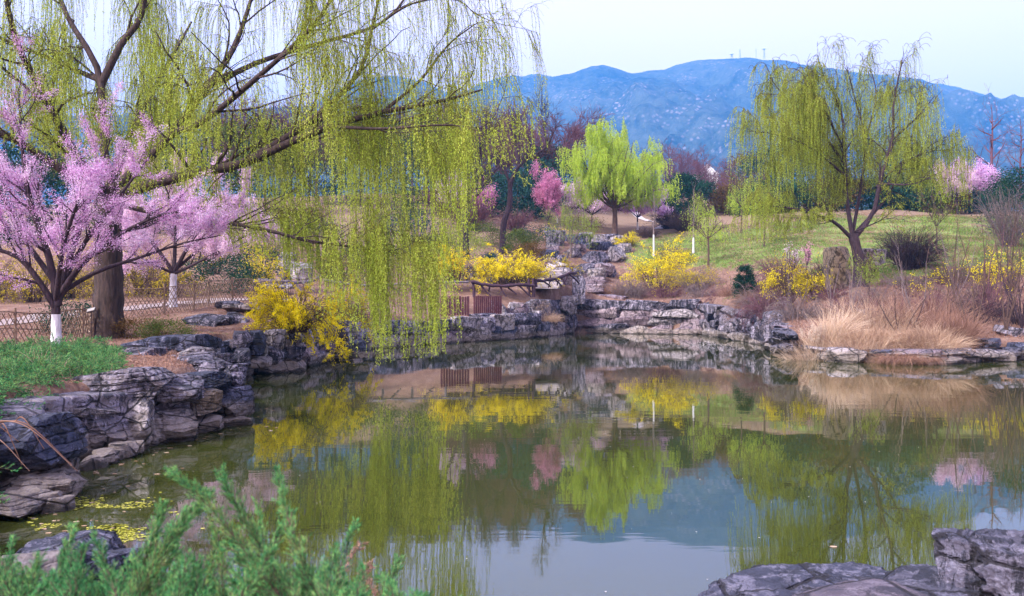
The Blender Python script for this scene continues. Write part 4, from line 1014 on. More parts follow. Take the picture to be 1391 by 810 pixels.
# saplings on the near right bank
def sapling(px, Y, h, seed, label, lean=.2, barkm='bark_brown', tr=.03, nst=4, name='sapling'):
    rng = np.random.default_rng(seed); b = G(px, Y, -.05); sp = []
    for i in range(nst):
        a = rng.uniform(0, 2 * pi); e = b + np.array([math.cos(a) * h * lean * rng.uniform(.4, 1), math.sin(a) * h * lean * rng.uniform(.3, 1), h * rng.uniform(.75, 1)])
        sp.append(([b + [0, 0, .1], (b + e) / 2 + rng.normal(size=3) * .08 * h * np.array([.6, .6, 0]), e], tr, .006))
    return bare_tree(name, px, Y, sp, [b, b + [0, 0, .12], b + [0, 0, .3]], tr * 1.3, seed, label, barkm, (h * .12, h * .3), (h * .05, h * .13), (1.7, 2), None, base=b, rmin=.007, cat='sapling')
sapling(1322, 34.5, 5.0, 81, 'tall slender sapling with two leaning stems growing out of the dry grass', .18)
sapling(1285, 38, 4.4, 82, 'bare sapling with a leaning stem at the edge of the straw coloured bank', .3)
sapling(1247, 37, 3.6, 83, 'low twiggy grey sapling in the straw behind the pampas grass', .4, 'bark_grey')
sapling(1366, 36, 5.4, 84, 'tall bare sapling beside the black slate slab', .15)
sapling(1388, 38, 4.4, 85, 'dark twiggy sapling at the frame edge above the blue stone', .35, 'bark_dark', nst=6)
sapling(1345, 42, 4.2, 86, 'bare reddish sapling among the sparse yellow flowers on the bank', .3, 'bark_red')
sapling(1300, 44, 3.8, 87, 'bare greyish sapling halfway up the bank among sparse yellow flowers', .3, 'bark_grey')
sapling(1160, 39, 2.6, 88, 'short bare sapling beside the tall tan stone', .2, 'bark_grey')
sapling(1130, 42, 2.8, 89, 'thin bare sapling behind the plumed end of the pampas grass', .25, 'bark_grey')
sapling(782, 63.5, 5.5, 90, 'thin leafless sapling rising beside the end of the zigzag railing', .06, 'bark_grey', nst=2)
sapling(1075, 50, 3.2, 91, 'twiggy grey sapling among the low yellow bushes', .3, 'bark_grey')
sapling(1225, 33.8, 2.4, 92, 'crooked thin sapling leaning over the dry grass', .5)
def stake_tree(px, Y, h, seed, label, wh=1.0):
    b = G(px, Y, -.05)
    return bare_tree('young_tree', px, Y, [([b + [0, 0, h * .4], b + [.05, 0, h * .7], b + [0, 0, h]], .05, .012), ([b + [0, 0, h * .45], b + [.5, .2, h * .8]], .03, .01), ([b + [0, 0, h * .4], b + [-.5, -.2, h * .75]], .03, .01)],
                     [b, b + [0, 0, h * .25], b + [0, 0, h * .45]], .075, seed, label, 'bark_grey', (h * .1, h * .2), (h * .05, h * .12), (2, 2), None, wh, base=b, rmin=.012, cat='young tree')
stake_tree(888, 78, 6.0, 95, 'young bare tree with a tall whitewashed foot in front of the path steps', 2.2)
stake_tree(942, 77, 5.6, 96, 'young bare tree with a whitewashed foot at the top of the yellow bushes', 1.6)
stake_tree(757, 92, 3.0, 97, 'young bare tree with a white foot beside the upright deep pink tree', .8)

# ------------------------------------------------------------------ conifers and round evergreens
def conifer(name, px, Y, h, r, seed, label, mat='conifer', n=2600, leaf=.28, kind='cone', group=None, cat='conifer', low=.06, trunk=True):
    rng = np.random.default_rng(seed); b = G(px, Y, -.1); root = empty(name, b); tag(root, label, cat, group)
    if trunk:
        mb = MB(); trunk_mesh(mb, [(0, 0, 0), (0, 0, h * .4), (0, 0, h * .85)], max(.04, h * .018), .02, 7, 8); mb.build('trunk', M['bark_brown'], root)
    nc = max(18, n // 55)
    t_ = rng.random(nc) ** .8; a = rng.uniform(0, 2 * pi, nc)
    if kind == 'cone': z = h * (low + (1 - low) * t_); rad = r * (1 - t_) ** .8 * rng.uniform(.55, 1.05, nc) + .03
    elif kind == 'column': z = h * (low + (1 - low) * t_); rad = r * np.sqrt(np.clip(1 - (2 * t_ - .8) ** 2 / 1.5, .05, 1)) * rng.uniform(.4, 1.0, nc)
    else: z = h * (low + (1 - low) * t_); rad = r * np.sqrt(np.clip(1 - (2 * t_ - 1) ** 2, .08, 1)) * rng.uniform(.5, 1.05, nc)
    C = np.column_stack([np.cos(a) * rad, np.sin(a) * rad, z]); cs = r * .22 * rng.uniform(.6, 1.3, nc)
    idx = rng.integers(0, nc, n)
    p = C[idx] + rng.normal(size=(n, 3)) * cs[idx][:, None] * np.array([1, 1, .55])
    out_ = unit(p * np.array([1, 1, 0]) + 1e-6)
    d = unit(out_ * .8 + np.array([0, 0, .35 if kind != 'cone' else .05]) + rng.normal(size=(n, 3)) * .5)
    lv = MB(); lv.leaves(p, d, leaf * rng.uniform(.6, 1.3, n), leaf * .36, rng); lv.build('foliage', M[mat], root); return root
conifer('pine_tree', 928, 112, 5.0, 2.6, 101, 'dark green pine with layered boughs between the round willow and the whitewashed sapling', n=6000, leaf=.36, kind='round', cat='pine tree')
conifer('pine_tree', 955, 116, 3.8, 2.4, 102, 'lower dark pine beside the layered pine', n=3600, leaf=.36, kind='round', cat='pine tree')
conifer('pine_tree', 728, 96, 6.2, 2.8, 103, 'rounded blue-green pine just behind the deep pink tree', 'conifer_blue', 6500, .32, 'round', cat='pine tree')
conifer('pine_tree', 703, 90, 4.6, 2.6, 104, 'broad blue-green pine behind the forked purple tree', 'conifer_blue', 5000, .3, 'round', cat='pine tree')
conifer('pine_tree', 748, 106, 7.6, 2.8, 105, 'taller hazy blue pine behind the rounded pine', 'conifer_blue', 5000, .36, 'round', cat='pine tree')
conifer('pine_tree', 668, 92, 4.4, 2.2, 106, 'dark pine in the shade between the two purple trees', 'conifer', 3500, .3, 'round', cat='pine tree')
conifer('juniper_bush', 666, 61.5, 1.9, .95, 107, 'dark blue-green cone shaped juniper behind the long yellow mound', 'conifer_blue', 3600, .12, 'cone', cat='juniper', trunk=False)
conifer('juniper_bush', 1011, 55.0, 2.3, .62, 108, 'small dense dark green column juniper standing alone on the bank', 'conifer', 9000, .10, 'column', cat='juniper', trunk=False)
conifer('evergreen_bush', 718, 62.5, 2.7, 1.3, 109, 'brownish green rounded bush behind the long yellow mound', 'shrub_brown', 4200, .14, 'round', cat='bush', trunk=False)
conifer('evergreen_bush', 702, 66, 3.1, 1.0, 110, 'mixed green bush between the cone juniper and the brownish bush', 'shrub_green', 3200, .14, 'round', cat='bush', trunk=False)
conifer('evergreen_bush', 735, 80, 1.6, 2.2, 111, 'low teal green bush below the upright deep pink tree', 'conifer_blue', 2400, .16, 'round', cat='bush', trunk=False, low=0)
conifer('evergreen_bush', 1392, 72, 5.4, 2.9, 112, 'big dark round evergreen at the frame edge with bare twigs in front', 'conifer', 9000, .22, 'round', cat='evergreen')
conifer('evergreen_bush', 1218, 60, 2.0, 1.4, 113, 'dull green bush beside the round brown shrub on the slope', 'shrub_green', 1800, .12, 'round', cat='bush', trunk=False)
conifer('evergreen_bush', 300, 45.5, 1.9, 1.9, 114, 'dark green shrub behind the bamboo fence beside the pale blossoms', 'conifer', 4500, .14, 'round', cat='bush', trunk=False)
conifer('evergreen_bush', 350, 50, 2.2, 1.3, 115, 'dark green shrub under the hanging yellow sprays by the ornamental rock', 'conifer', 3000, .14, 'round', cat='bush', trunk=False)
conifer('evergreen_bush', 465, 54, 2.4, 2.0, 116, 'green shrub behind the grey log rail, seen through the withes', 'shrub_green', 3500, .15, 'round', cat='bush', trunk=False)
conifer('evergreen_bush', 550, 66, 3.2, 2.4, 117, 'teal green shrub behind the thickest part of the willow curtain', 'conifer_blue', 4000, .18, 'round', cat='bush', trunk=False)
conifer('evergreen_bush', 225, 25.5, .55, .75, 118, 'low dull green bush at the foot of the thick willow trunk', 'shrub_green', 3600, .06, 'round', cat='bush', trunk=False, low=0)
conifer('evergreen_bush', 187, 25.8, .6, .7, 119, 'low brown leaved bush right beside the thick willow trunk', 'shrub_brown', 3600, .06, 'round', cat='bush', trunk=False, low=0)
conifer('evergreen_bush', 97, 26.5, 1.0, .9, 120, 'green bush behind the lattice beside the whitewashed foot of the pink tree', 'conifer', 3600, .08, 'round', cat='bush', trunk=False, low=0)
# the dark wood behind the hillside willow
BG = [(1058, 101, 3.6, 3.2), (1095, 103, 3.4, 3.2), (1130, 101, 3.6, 3.4), (1170, 102, 3.2, 3.4), (1208, 101, 3.6, 3.4), (1246, 102, 3.4, 3.2), (1275, 103, 3.0, 3.0), (1305, 106, 3.0, 3.0), (1345, 108, 3.0, 3.0), (1028, 104, 3.2, 2.8), (1000, 112, 3.4, 2.8), (1040, 118, 8.0, 3.6), (1075, 122, 9.5, 3.8), (1110, 116, 10.5, 4.0), (1150, 124, 11, 4.0), (1190, 118, 10.5, 4.0), (1225, 122, 9.0, 3.8), (1258, 126, 7.5, 3.6), (1020, 128, 7.0, 3.4), (1285, 120, 4.2, 3.0), (1310, 125, 4.6, 3.2), (1340, 122, 4.2, 3.0), (1240, 112, 4.6, 3.0)]
for i, (px, Y, h_, r_) in enumerate(BG):
    conifer('evergreen_tree', px, Y, h_, r_, 130 + i, 'dark evergreen of the wood seen through the hillside willow' if px < 1262 else 'low dark evergreen in the row under the pink trees', ['conifer', 'shrub_green', 'shrub_brown', 'conifer_blue'][i % 4], 3000, .42, 'round', 'evergreens of the dark wood' if px < 1262 else 'evergreens under the pink trees', cat='evergreen', low=0)
for i, (px, Y, h_, r_) in enumerate([(-80, 66, 7.5, 3.2), (30, 64, 7.0, 3.0), (130, 70, 8.5, 3.4), (215, 66, 7.0, 3.0), (290, 72, 8.5, 3.2), (360, 78, 8.0, 3.2), (560, 92, 7.0, 3.0), (580, 100, 11, 2.4), (610, 98, 9.0, 2.8), (430, 96, 9.5, 3.6), (490, 100, 10, 3.6), (535, 104, 9.5, 3.4)]):
    conifer('evergreen_tree', px, Y, h_, r_, 150 + i, 'dark evergreen behind the yellow hedge, seen through the great willow' if px < 400 else 'dark evergreen standing behind the outer willow curtain', 'conifer' if i % 2 else 'shrub_green', 3200, .36, 'round' if px != 580 else 'cone', 'evergreens behind the great willow', cat='evergreen')

# ------------------------------------------------------------------ yellow forsythia and twiggy shrubs
def shrub(name, px, Y, wd, h, seed, label, mat='yellow', nf=4000, fs=.05, stems=60, arch=.25, barkm='bark_brown', group=None, cat='bush', base=None, dep=None, droopx=0, fl=(.3, 1), twigm=2.5, fm=3, thin=.006, face=0):
    rng = np.random.default_rng(seed); b = G(px, Y, -.08) if base is None else np.array(base, float); root = empty(name, b); tag(root, label, cat, group)
    a = rng.uniform(0, 2 * pi, stems); rr = np.sqrt(rng.random(stems)); dep = dep or wd * .7
    P0 = np.column_stack([np.cos(a) * rr * wd * .22, np.sin(a) * rr * dep * .22, 0 * a])
    D = unit(np.column_stack([np.cos(a) * rr * .9, np.sin(a) * rr * .9, np.full(stems, 1.0)]) + rng.normal(size=(stems, 3)) * .2)
    L = h * rng.uniform(.75, 1.25, stems) * (1 + rr * .5)
    P = grow(rng, P0, D, L, 8, .02, .10, arch)
    sx = (wd * .5) / (np.quantile(np.abs(P[:, :, 0]), .97) + .01); sy = (dep * .5) / (np.quantile(np.abs(P[:, :, 1]), .97) + .01); sz = h / (np.quantile(P[:, :, 2], .985) + .01)
    P = P * np.array([sx, sy, sz])
    if droopx: P[:, :, 0] += droopx * (np.linspace(0, 1, 8) ** 2)[None]; 
    if face: P[:, :, 2] -= face * np.clip(P[:, :, 0] / wd + .2, 0, 1) * (np.linspace(0, 1, 8) ** 2)[None]
    R = np.full(P.shape[:2], thin * 2) * np.linspace(1, .5, 8)[None]
    P1, R1 = spawn(rng, P, R, twigm, (.25, 1), .6, Ls=(h * .15, h * .4), rr=.7, n=5, up=.05, wander=.15, droop=.06, rmin=thin)
    mb = MB(); mb.tubes(P, R, 3); mb.tubes(P1, R1, 3); mb.build('stems', M[barkm], root)
    if nf:
        nc = nf // fm; c = np.concatenate([along(rng, P1, int(nc * .7)), along(rng, P, nc - int(nc * .7), fl)])
        dn = fbm(c * (2.2 / max(.8, h)) + seed, 2, seed); c = c[dn > rng.uniform(-.35, .3, len(c))]
        p = np.repeat(c, fm, 0) + rng.normal(size=(len(c) * fm, 3)) * fs * .7
        lv = MB(); lv.leaves(p, rdir(rng, len(p)), fs * rng.uniform(.7, 1.3, len(p)), fs * .7, rng); lv.build('blossoms' if 'yellow' in mat or 'blossom' in mat else 'leaves', M[mat], root)
    return root
FO = 'forsythia_bush'
shrub(FO, 403, 29.4, 2.7, 1.6, 201, 'bright yellow forsythia spilling down over the squared rocks to the water', nf=80000, fs=.042, stems=200, base=W(400, 452, 28.4), face=1.0, droopx=.15, arch=.24, fl=(.1, 1))
shrub(FO, 473, 37, 1.9, 1.5, 202, 'smaller yellow forsythia just behind the spilling one, above the jagged rock', nf=20000, fs=.055, stems=110, base=W(473, 440, 37), face=.5)
shrub(FO, 697, 57.5, 5.2, 2.0, 203, 'long bright yellow forsythia mound behind the log railing', nf=30000, fs=.065, stems=200, base=W(697, 388, 57.8), dep=2.0)
shrub(FO, 612, 57, 3.6, 2.2, 204, 'yellow forsythia glowing through the outer withes of the great willow', nf=12000, fs=.07, stems=120, base=W(618, 384, 57.2), dep=2)
shrub(FO, 767, 70, 2.4, 1.6, 205, 'rounded dull yellow forsythia beside the pale path steps', 'yellow_dull', 5000, .06, 90)
shrub(FO, 752, 84, 2.4, .9, 206, 'small flat yellow mound far behind beside the deep pink tree', nf=2400, fs=.08, stems=60)
shrub(FO, 855, 82, 2.6, 1.3, 207, 'small golden forsythia at the end of the rockery below the round willow', nf=4200, fs=.08, stems=60)
shrub(FO, 893, 68.5, 4.8, 3.2, 208, 'large loose forsythia with brown stems above the cove wall', nf=17000, fs=.09, stems=190, dep=2.4)
shrub(FO, 945, 66.5, 4.6, 2.2, 209, 'sparse straw brown forsythia between the large loose one and the column juniper', 'yellow_dull', 4200, .07, 150, barkm='bark_grey', dep=2.2)
shrub(FO, 915, 74, 3.6, 2.2, 210, 'pale yellow forsythia higher on the slope behind the large loose one', nf=4200, fs=.08, stems=90)
shrub(FO, 1068, 46.5, 2.3, 2.2, 211, 'yellow forsythia on the bank beside the pampas grass', nf=11000, fs=.065, stems=100, barkm='bark_brown')
shrub(FO, 1107, 46, 2.0, 2.0, 212, 'yellow topped brown forsythia beside the tall tan stone', nf=4200, fs=.06, stems=80)
shrub(FO, 1073, 54, 2.4, 2.6, 213, 'taller sparse forsythia behind the one beside the pampas grass', 'yellow_dull', 2800, .06, 70)
shrub(FO, 1338, 45, 2.6, 2.6, 214, 'very sparse forsythia with few yellow flowers among the saplings', nf=1500, fs=.07, stems=40, thin=.005)
shrub(FO, 1372, 47, 2.4, 3.0, 215, 'sparse forsythia at the frame edge on the sapling bank', nf=1500, fs=.07, stems=40)
shrub(FO, 1300, 48, 2.4, 1.6, 216, 'low scattered yellow forsythia below the grass slope', nf=900, fs=.06, stems=40)
shrub(FO, 1235, 44, 2.2, 1.2, 217, 'low forsythia with a few flowers behind the crooked sapling', nf=500, fs=.06, stems=40)
for i, px in enumerate([-60, -5, 45, 95, 150, 195, 232]):
    shrub(FO, px, 44 + (i % 2) * .8, 3.0, 2.1 + .2 * (i % 3), 220 + i, 'olive and yellow forsythia of the long hedge behind the lattice fence', 'yellow_dull', 7000, .06, 110, group='forsythia hedge behind the fences', arch=.4)
shrub(FO, 352, 47, 2.2, 2.7, 230, 'tall yellow forsythia sprays hanging beside the dark green shrub and ornamental rock', nf=4600, fs=.06, stems=60)
shrub(FO, 455, 56, 4.0, 2.6, 231, 'yellow speckled forsythia behind the grey log rail', 'yellow_dull', 3200, .07, 90)
shrub(FO, 290, 52, 3.0, 2.6, 232, 'yellow forsythia rising behind the pale blossoms', 'yellow_dull', 3600, .07, 80)
BS = 'bare_shrub'
for i, (px, Y, z_, lb, bm) in enumerate([(955, 64, 2.4, 'dry pinkish shrub hanging over the flat layered slab', 'bark_grey'), (985, 61.5, 2.2, 'reddish shrub drooping over the squared foot stone', 'bark_red'), (1030, 49, 1.8, 'tangled grey shrub over the dark white capped rock', 'bark_grey'),
      (1045, 46, 1.6, 'brownish shrub drooping beside the low forsythia', 'bark_red'), (905, 66, 2.5, 'brown twiggy shrub overhanging the huge dark boulder', 'bark_red'), (865, 67.5, 2.6, 'grey twiggy shrub overhanging the middle of the cove wall', 'bark_grey'), (1085, 41, 1.3, 'grey shrub just behind the plumes', 'bark_grey')]):
    shrub(BS, px, Y, 3.0, 1.5, 270 + i, lb, nf=0, stems=130, arch=.28, barkm=bm, twigm=4, thin=.007, base=(W(px, 0, Y)[0], Y, z_ - .2))
shrub(BS, 1237, 57, 3.9, 2.5, 240, 'dense round leafless purple-brown shrub on the grass slope', nf=0, stems=330, arch=.12, barkm='bark_dark', twigm=5, thin=.010)
shrub(BS, 1370, 66, 4.2, 4.2, 241, 'grey leafless shrub in front of the dark round evergreen', nf=0, stems=120, arch=.03, barkm='bark_grey', twigm=4, thin=.010)
shrub(BS, 914, 95, 4.4, 2.0, 242, 'round dark leafless shrub beside the pale path under the pines', nf=0, stems=260, arch=.15, barkm='bark_dark', twigm=5, thin=.014)
shrub(BS, 1125, 52, 2.2, 1.8, 243, 'small dark shrub tucked behind the tall tan stone', nf=0, stems=120, arch=.12, barkm='bark_dark', twigm=5, thin=.010)
shrub(BS, 1060, 60, 3.4, 2.2, 244, 'dry reddish shrub on the bank behind the tall sparse forsythia', nf=0, stems=120, arch=.12, barkm='bark_red', twigm=4, thin=.008)
shrub(BS, 1036, 57, 2.2, 1.3, 245, 'reddish bare shrub beside the column juniper', nf=0, stems=110, arch=.12, barkm='bark_red', twigm=4, thin=.007)
shrub(BS, 850, 68, 3.0, 1.6, 246, 'dry pinkish shrub beside the rough stone steps', nf=0, stems=130, arch=.2, barkm='bark_grey', twigm=4, thin=.008)
shrub(BS, 640, 82, 4.4, 3.0, 247, 'purple-pink leafless thicket under the multi-stemmed tree', nf=0, stems=200, arch=.08, barkm='bark_red', twigm=5, thin=.012)
shrub(BS, 700, 84, 3.4, 2.0, 248, 'dusky leafless shrub under the forked purple tree', nf=0, stems=130, arch=.1, barkm='bark_red', twigm=5, thin=.012)
for i, (px, Y, wd_, h_, lb) in enumerate([(610, 90, 5.0, 3.4, 'pink-purple leafless thicket behind the small pale blossom tree'), (660, 96, 5.0, 3.6, 'pink-purple leafless thicket behind the dusky pink shrub'), (790, 112, 6.0, 3.4, 'mauve leafless thicket far behind the round willow'), (850, 116, 7.0, 4.0, 'mauve leafless thicket above the pale path'), (890, 118, 6.5, 4.4, 'mauve leafless thicket beside the layered pine'),
    (985, 116, 6.0, 4.6, 'mauve leafless thicket beyond the lawn beside the lower pine'), (930, 92, 3.6, 1.8, 'dark leafless shrub below the layered pine'), (880, 88, 2.0, 1.0, 'low brown shrub beside the distant pale steps')]):
    shrub(BS, px, Y, wd_, h_, 340 + i, lb, nf=0, stems=170, arch=.06, barkm='bark_red' if i < 6 else 'bark_brown', twigm=5, thin=.016)
shrub(BS, 1330, 39, 2.4, 1.6, 249, 'tangled dark bramble behind the black slate slab', nf=0, stems=80, arch=.3, barkm='bark_dark', twigm=4, thin=.006)
shrub(BS, 1385, 39, 2.2, 1.8, 250, 'tangled bramble at the frame edge above the small blue rock', nf=0, stems=80, arch=.3, barkm='bark_dark', twigm=4, thin=.006)
shrub(BS, 1210, 39.5, 2.4, 1.3, 251, 'pinkish dry twiggy shrub behind the middle of the dry grass', nf=0, stems=80, arch=.2, barkm='bark_red', twigm=4, thin=.006)
shrub(BS, 728, 58.3, 1.6, .9, 252, 'dry straw shrub hanging over the platform tip', 'straw', 600, .05, 60, arch=.35, barkm='bark_grey', base=W(730, 425, 57.2))
shrub(BS, 470, 38, 1.8, .8, 253, 'reddish dry stems under the smaller yellow forsythia', nf=0, stems=80, arch=.2, barkm='bark_red', base=W(473, 438, 36.3), thin=.006)
shrub('leafy_bush', 610, 60, 3.4, 2.8, 254, 'fresh green leafy shrub behind the outer withes', 'fresh', 3000, .09, 60, base=W(600, 360, 62)) ['label']

for i, (px, Y, r_, h_, m_, lb) in enumerate([(500, 60, 2.2, 1.8, 'shrub_green', 'olive shrub on the tan rise behind the thick of the willow curtain'), (430, 64, 2.4, 2.0, 'conifer', 'dark shrub on the tan rise above the grey log rail'),
     (590, 64, 2.0, 2.2, 'shrub_green', 'olive shrub beside the glowing yellow forsythia'), (395, 70, 2.8, 2.4, 'shrub_brown', 'brown leaved shrub high on the tan rise'), (545, 76, 2.6, 2.2, 'conifer_blue', 'teal shrub at the top of the tan rise'),
     (655, 76, 1.9, 1.9, 'shrub_green', 'green shrub at the foot of the multi-stemmed purple tree'), (620, 70, 2.2, 2.2, 'fresh', 'light green shrub before the multi-stemmed purple tree'), (350, 60, 2.6, 2.2, 'shrub_green', 'olive shrub above the tall yellow sprays'),
     (790, 92, 2.2, 1.2, 'shrub_brown', 'low brown shrub under the pale blossom tree'), (705, 76, 1.8, 1.6, 'shrub_green', 'small olive shrub at the foot of the forked purple tree'), (470, 84, 3.2, 3.0, 'conifer', 'large dark shrub crowning the rise behind the willow curtain')]):
    conifer('evergreen_bush', px, Y, h_, r_, 500 + i, lb, m_, 3600, .14, 'round', cat='bush', trunk=False, low=0)

# ------------------------------------------------------------------ dry grass and reeds
def tussock(name, px, Y, wd, h, n, seed, label, mat='straw', lean=.6, bw=.012, dep=None, cat='grass clump', base=None, group=None, hang=0, ex=0):
    rng = np.random.default_rng(seed); b = G(px, Y, -.05) if base is None else np.array(base, float); root = empty(name, b); tag(root, label, cat, group)
    a = rng.uniform(0, 2 * pi, n); rr = np.sqrt(rng.random(n)); dep = dep or wd * .6
    P0 = np.column_stack([np.cos(a) * rr * wd * .42, np.sin(a) * rr * dep * .42, 0 * a])
    hx = H(P0[:, 0] + b[0], P0[:, 1] + b[1]) - b[2]; P0[:, 2] = np.maximum(hx, -.25)
    D = unit(np.column_stack([np.cos(a) * rr * lean, np.sin(a) * rr * lean, np.ones(n)]) + rng.normal(size=(n, 3)) * .34)
    P = grow(rng, P0, D, h * (.25 + 1.0 * rng.random(n) ** 2), 6, 0, .10, .10 + hang)
    wv = unit(np.cross(P[:, -1] - P[:, 0], rng.normal(size=(n, 3))))[:, None, :] * (bw * np.linspace(1, .15, 6)[None, :, None])
    V = np.stack([P - wv, P + wv], 2).reshape(n, 12, 3)
    k = np.arange(5); q_ = np.stack([2 * k, 2 * k + 1, 2 * k + 3, 2 * k + 2], 1)
    Q = (np.arange(n)[:, None, None] * 12 + q_[None]).reshape(-1, 4)
    mesh_obj('blades', V.reshape(-1, 3), Q, M[mat], root)
    if ex:
        ml = MB(); s = np.column_stack([rng.uniform(-wd * .35, wd * .1, ex), rng.uniform(-.3, .3, ex), np.zeros(ex)])
        Pp = grow(rng, s, np.column_stack([rng.uniform(-.25, .35, ex), rng.uniform(-.2, .2, ex), np.ones(ex)]), rng.uniform(h * 1.0, h * 1.35, ex), 6, 0, .04, .05)
        c = np.repeat(Pp[:, -1], 120, 0); tdir = np.repeat(unit(Pp[:, -1] - Pp[:, -2]), 120, 0); c = c - tdir * rng.uniform(0, .32, (len(c), 1)) + rng.normal(size=c.shape) * .025
        ml.leaves(c, unit(tdir + rng.normal(size=c.shape) * .35), .07, .015, rng); ml.build('plumes', M['plume'], root)
        ms = MB(); ms.tubes(Pp, np.full(Pp.shape[:2], .006), 3); ms.build('stalks', M['straw'], root)
    return root
tussock('pampas_grass', 1115, 34.6, 2.0, 1.4, 6000, 301, 'big tuft of pale pampas grass with feathery plumes at the water', 'straw_pale', ex=18, bw=.010, lean=.75)
tussock('dry_grass_clump', 1170, 33.4, 2.2, .8, 3600, 302, 'straw coloured grass clump above the white topped rock', bw=.010)
tussock('dry_grass_clump', 1218, 32.8, 2.4, .75, 4200, 303, 'straw coloured grass clump in the middle, drooping toward the water', bw=.010, lean=.9, hang=.05)
tussock('dry_grass_clump', 1268, 32.8, 2.2, .9, 4000, 304, 'straw coloured grass clump with tall stalks at the foot of the slender sapling', bw=.010, lean=.8, hang=.04)
tussock('dry_grass_clump', 1300, 33.8, 1.5, 1.3, 3600, 305, 'reddish straw clump beside the black slate slab', 'redgrass', bw=.009)
tussock('dry_grass_clump', 1190, 36.4, 3.0, 1.6, 2400, 306, 'thin tall dry grass behind the straw coloured clumps', 'straw', bw=.008)
tussock('dry_grass_clump', 1255, 36.4, 3.2, 1.9, 2400, 307, 'thin tall reddish grass behind the clump with tall stalks', 'redgrass', bw=.008)
tussock('dry_grass_clump', 1225, 32.6, 2.6, .55, 3600, 308, 'dark tangled root grass hanging into the water below the straw', 'redgrass', bw=.007, base=(W(1235, 0, 32.1)[0], 32.0, .38), hang=.5)
tussock('dry_grass_clump', 735, 56.6, 2.0, .8, 1800, 309, 'dry straw tuft between the boulders of the platform tip', 'straw', base=W(740, 432, 57), hang=.2)
tussock('dry_grass_clump', 835, 68.4, 3.0, 1.0, 3000, 310, 'pinkish dry grass on the earth above the cove wall', 'redgrass')
tussock('dry_grass_clump', 1000, 61.5, 2.2, .9, 2200, 311, 'reddish dry grass on the bank above the squared foot stone', 'redgrass', base=W(1000, 425, 60.2), hang=.15)
tussock('dry_grass_clump', 1020, 54.5, 2.2, 1.0, 2200, 312, 'reddish dry grass hanging beside the white capped rock', 'redgrass', base=W(1018, 432, 54), hang=.15)
for i, (px, Y, wd_, h_, lb, bm) in enumerate([(1150, 41, 2.2, 1.1, 'pinkish twiggy shrub on the dry bank below the tan stone', 'bark_red'), (1185, 43, 2.4, 1.2, 'grey twiggy shrub at the foot of the hillside willow', 'bark_grey'), (1265, 41, 2.4, 1.4, 'mauve twiggy shrub behind the leaning sapling', 'bark_red'),
     (1300, 41, 2.4, 1.6, 'grey twiggy shrub among the saplings', 'bark_grey'), (1350, 40.5, 2.4, 1.8, 'mauve twiggy shrub above the black slate slab', 'bark_red'), (1232, 47, 2.6, 1.0, 'low dry shrub below the round brown shrub', 'bark_grey'), (1290, 50, 2.8, 1.2, 'low dry shrub at the edge of the lawn', 'bark_red'),
     (1335, 52, 2.8, 1.3, 'grey dry shrub at the edge of the lawn beside the sparse yellow flowers', 'bark_grey'), (1130, 45, 2.0, .9, 'low reddish shrub in front of the tan stone', 'bark_red'), (1205, 36.5, 2.0, 1.0, 'thin grey shrub rising out of the dry grass', 'bark_grey')]):
    shrub(BS, px, Y, wd_, h_, 290 + i, lb, nf=0, stems=70, arch=.12, barkm=bm, twigm=4, thin=.006)
# arching red stems over the blue-black boulder
rng = np.random.default_rng(5)
ar = empty('arching_grass', W(10, 575, 9.5)); tag(ar, 'thin reddish stems arching over the blue-black boulder to the water', 'grass clump')
mb = MB()
for px, py, ex_, ey in [(-20, 572, 105, 640), (-10, 575, 98, 632), (0, 578, 30, 632), (-40, 590, 25, 600), (20, 572, 60, 610), (-30, 600, 40, 640)]:
    a_ = W(px, py, 9.3); e_ = W(ex_, ey, 9.2); mdl = (a_ + e_) / 2 + np.array([0, -.1, .18 + .05 * rng.random()])
    P = resample([a_, mdl, e_], 16) - np.array(ar.location); mb.tubes(P, np.linspace(.008, .003, 16), 4)
mb.build('stems', M['redgrass'], ar)

# ------------------------------------------------------------------ ground cover
def blades_on_ground(name, X, Yv, h, mat, label, cat, seed, bw=.006, lean=.5, kind='stuff', lift=0):
    rng = np.random.default_rng(seed); n = len(X); z = H(X, Yv) + lift; P0 = np.column_stack([X, Yv, z])
    D = unit(np.column_stack([rng.normal(size=n) * lean, rng.normal(size=n) * lean, np.ones(n)])); hh = (h * rng.uniform(.4, 1.2, n))[:, None]
    w_ = unit(np.cross(D, rng.normal(size=(n, 3)))) * bw
    V = np.stack([P0 - w_, P0 + w_, P0 + D * hh], 1).reshape(-1, 3)
    o = mesh_obj(name, V, np.arange(n * 3).reshape(n, 3), M[mat]); tag(o, label, cat, None, kind); return o
rng = np.random.default_rng(6)
N = 150000; Yv = rng.uniform(47, 92, N); px = rng.uniform(880, 1440, N); X = (px - 695.5) / F * Yv; s_ = pond_sd(X, Yv)
cl = fbm(np.column_stack([X * .5, Yv * .5, 0 * X]), 4, 3); msk = np.clip((X - 8) / 5, 0, 1) * np.clip((Yv - 50) / 7, 0, 1) * np.clip((s_ - 5) / 6, 0, 1) * np.where((px < 900) & (Yv < 75), .5, 1)
k = (rng.random(N) < msk * .9 - .25 + cl * 1.6)
blades_on_ground('grass', X[k], Yv[k], .16, 'grass', 'short fresh green grass on the slope under the hillside willow', 'grass', 1, .022, .7)
N = 60000; Yv = rng.uniform(33, 92, N); px = rng.uniform(780, 1440, N); X = (px - 695.5) / F * Yv; s_ = pond_sd(X, Yv); k = s_ > .9
blades_on_ground('dry_grass', X[k], Yv[k], .28, 'redgrass', 'dry reddish grass scattered over the earth of the far bank', 'grass', 2, .014, .9)
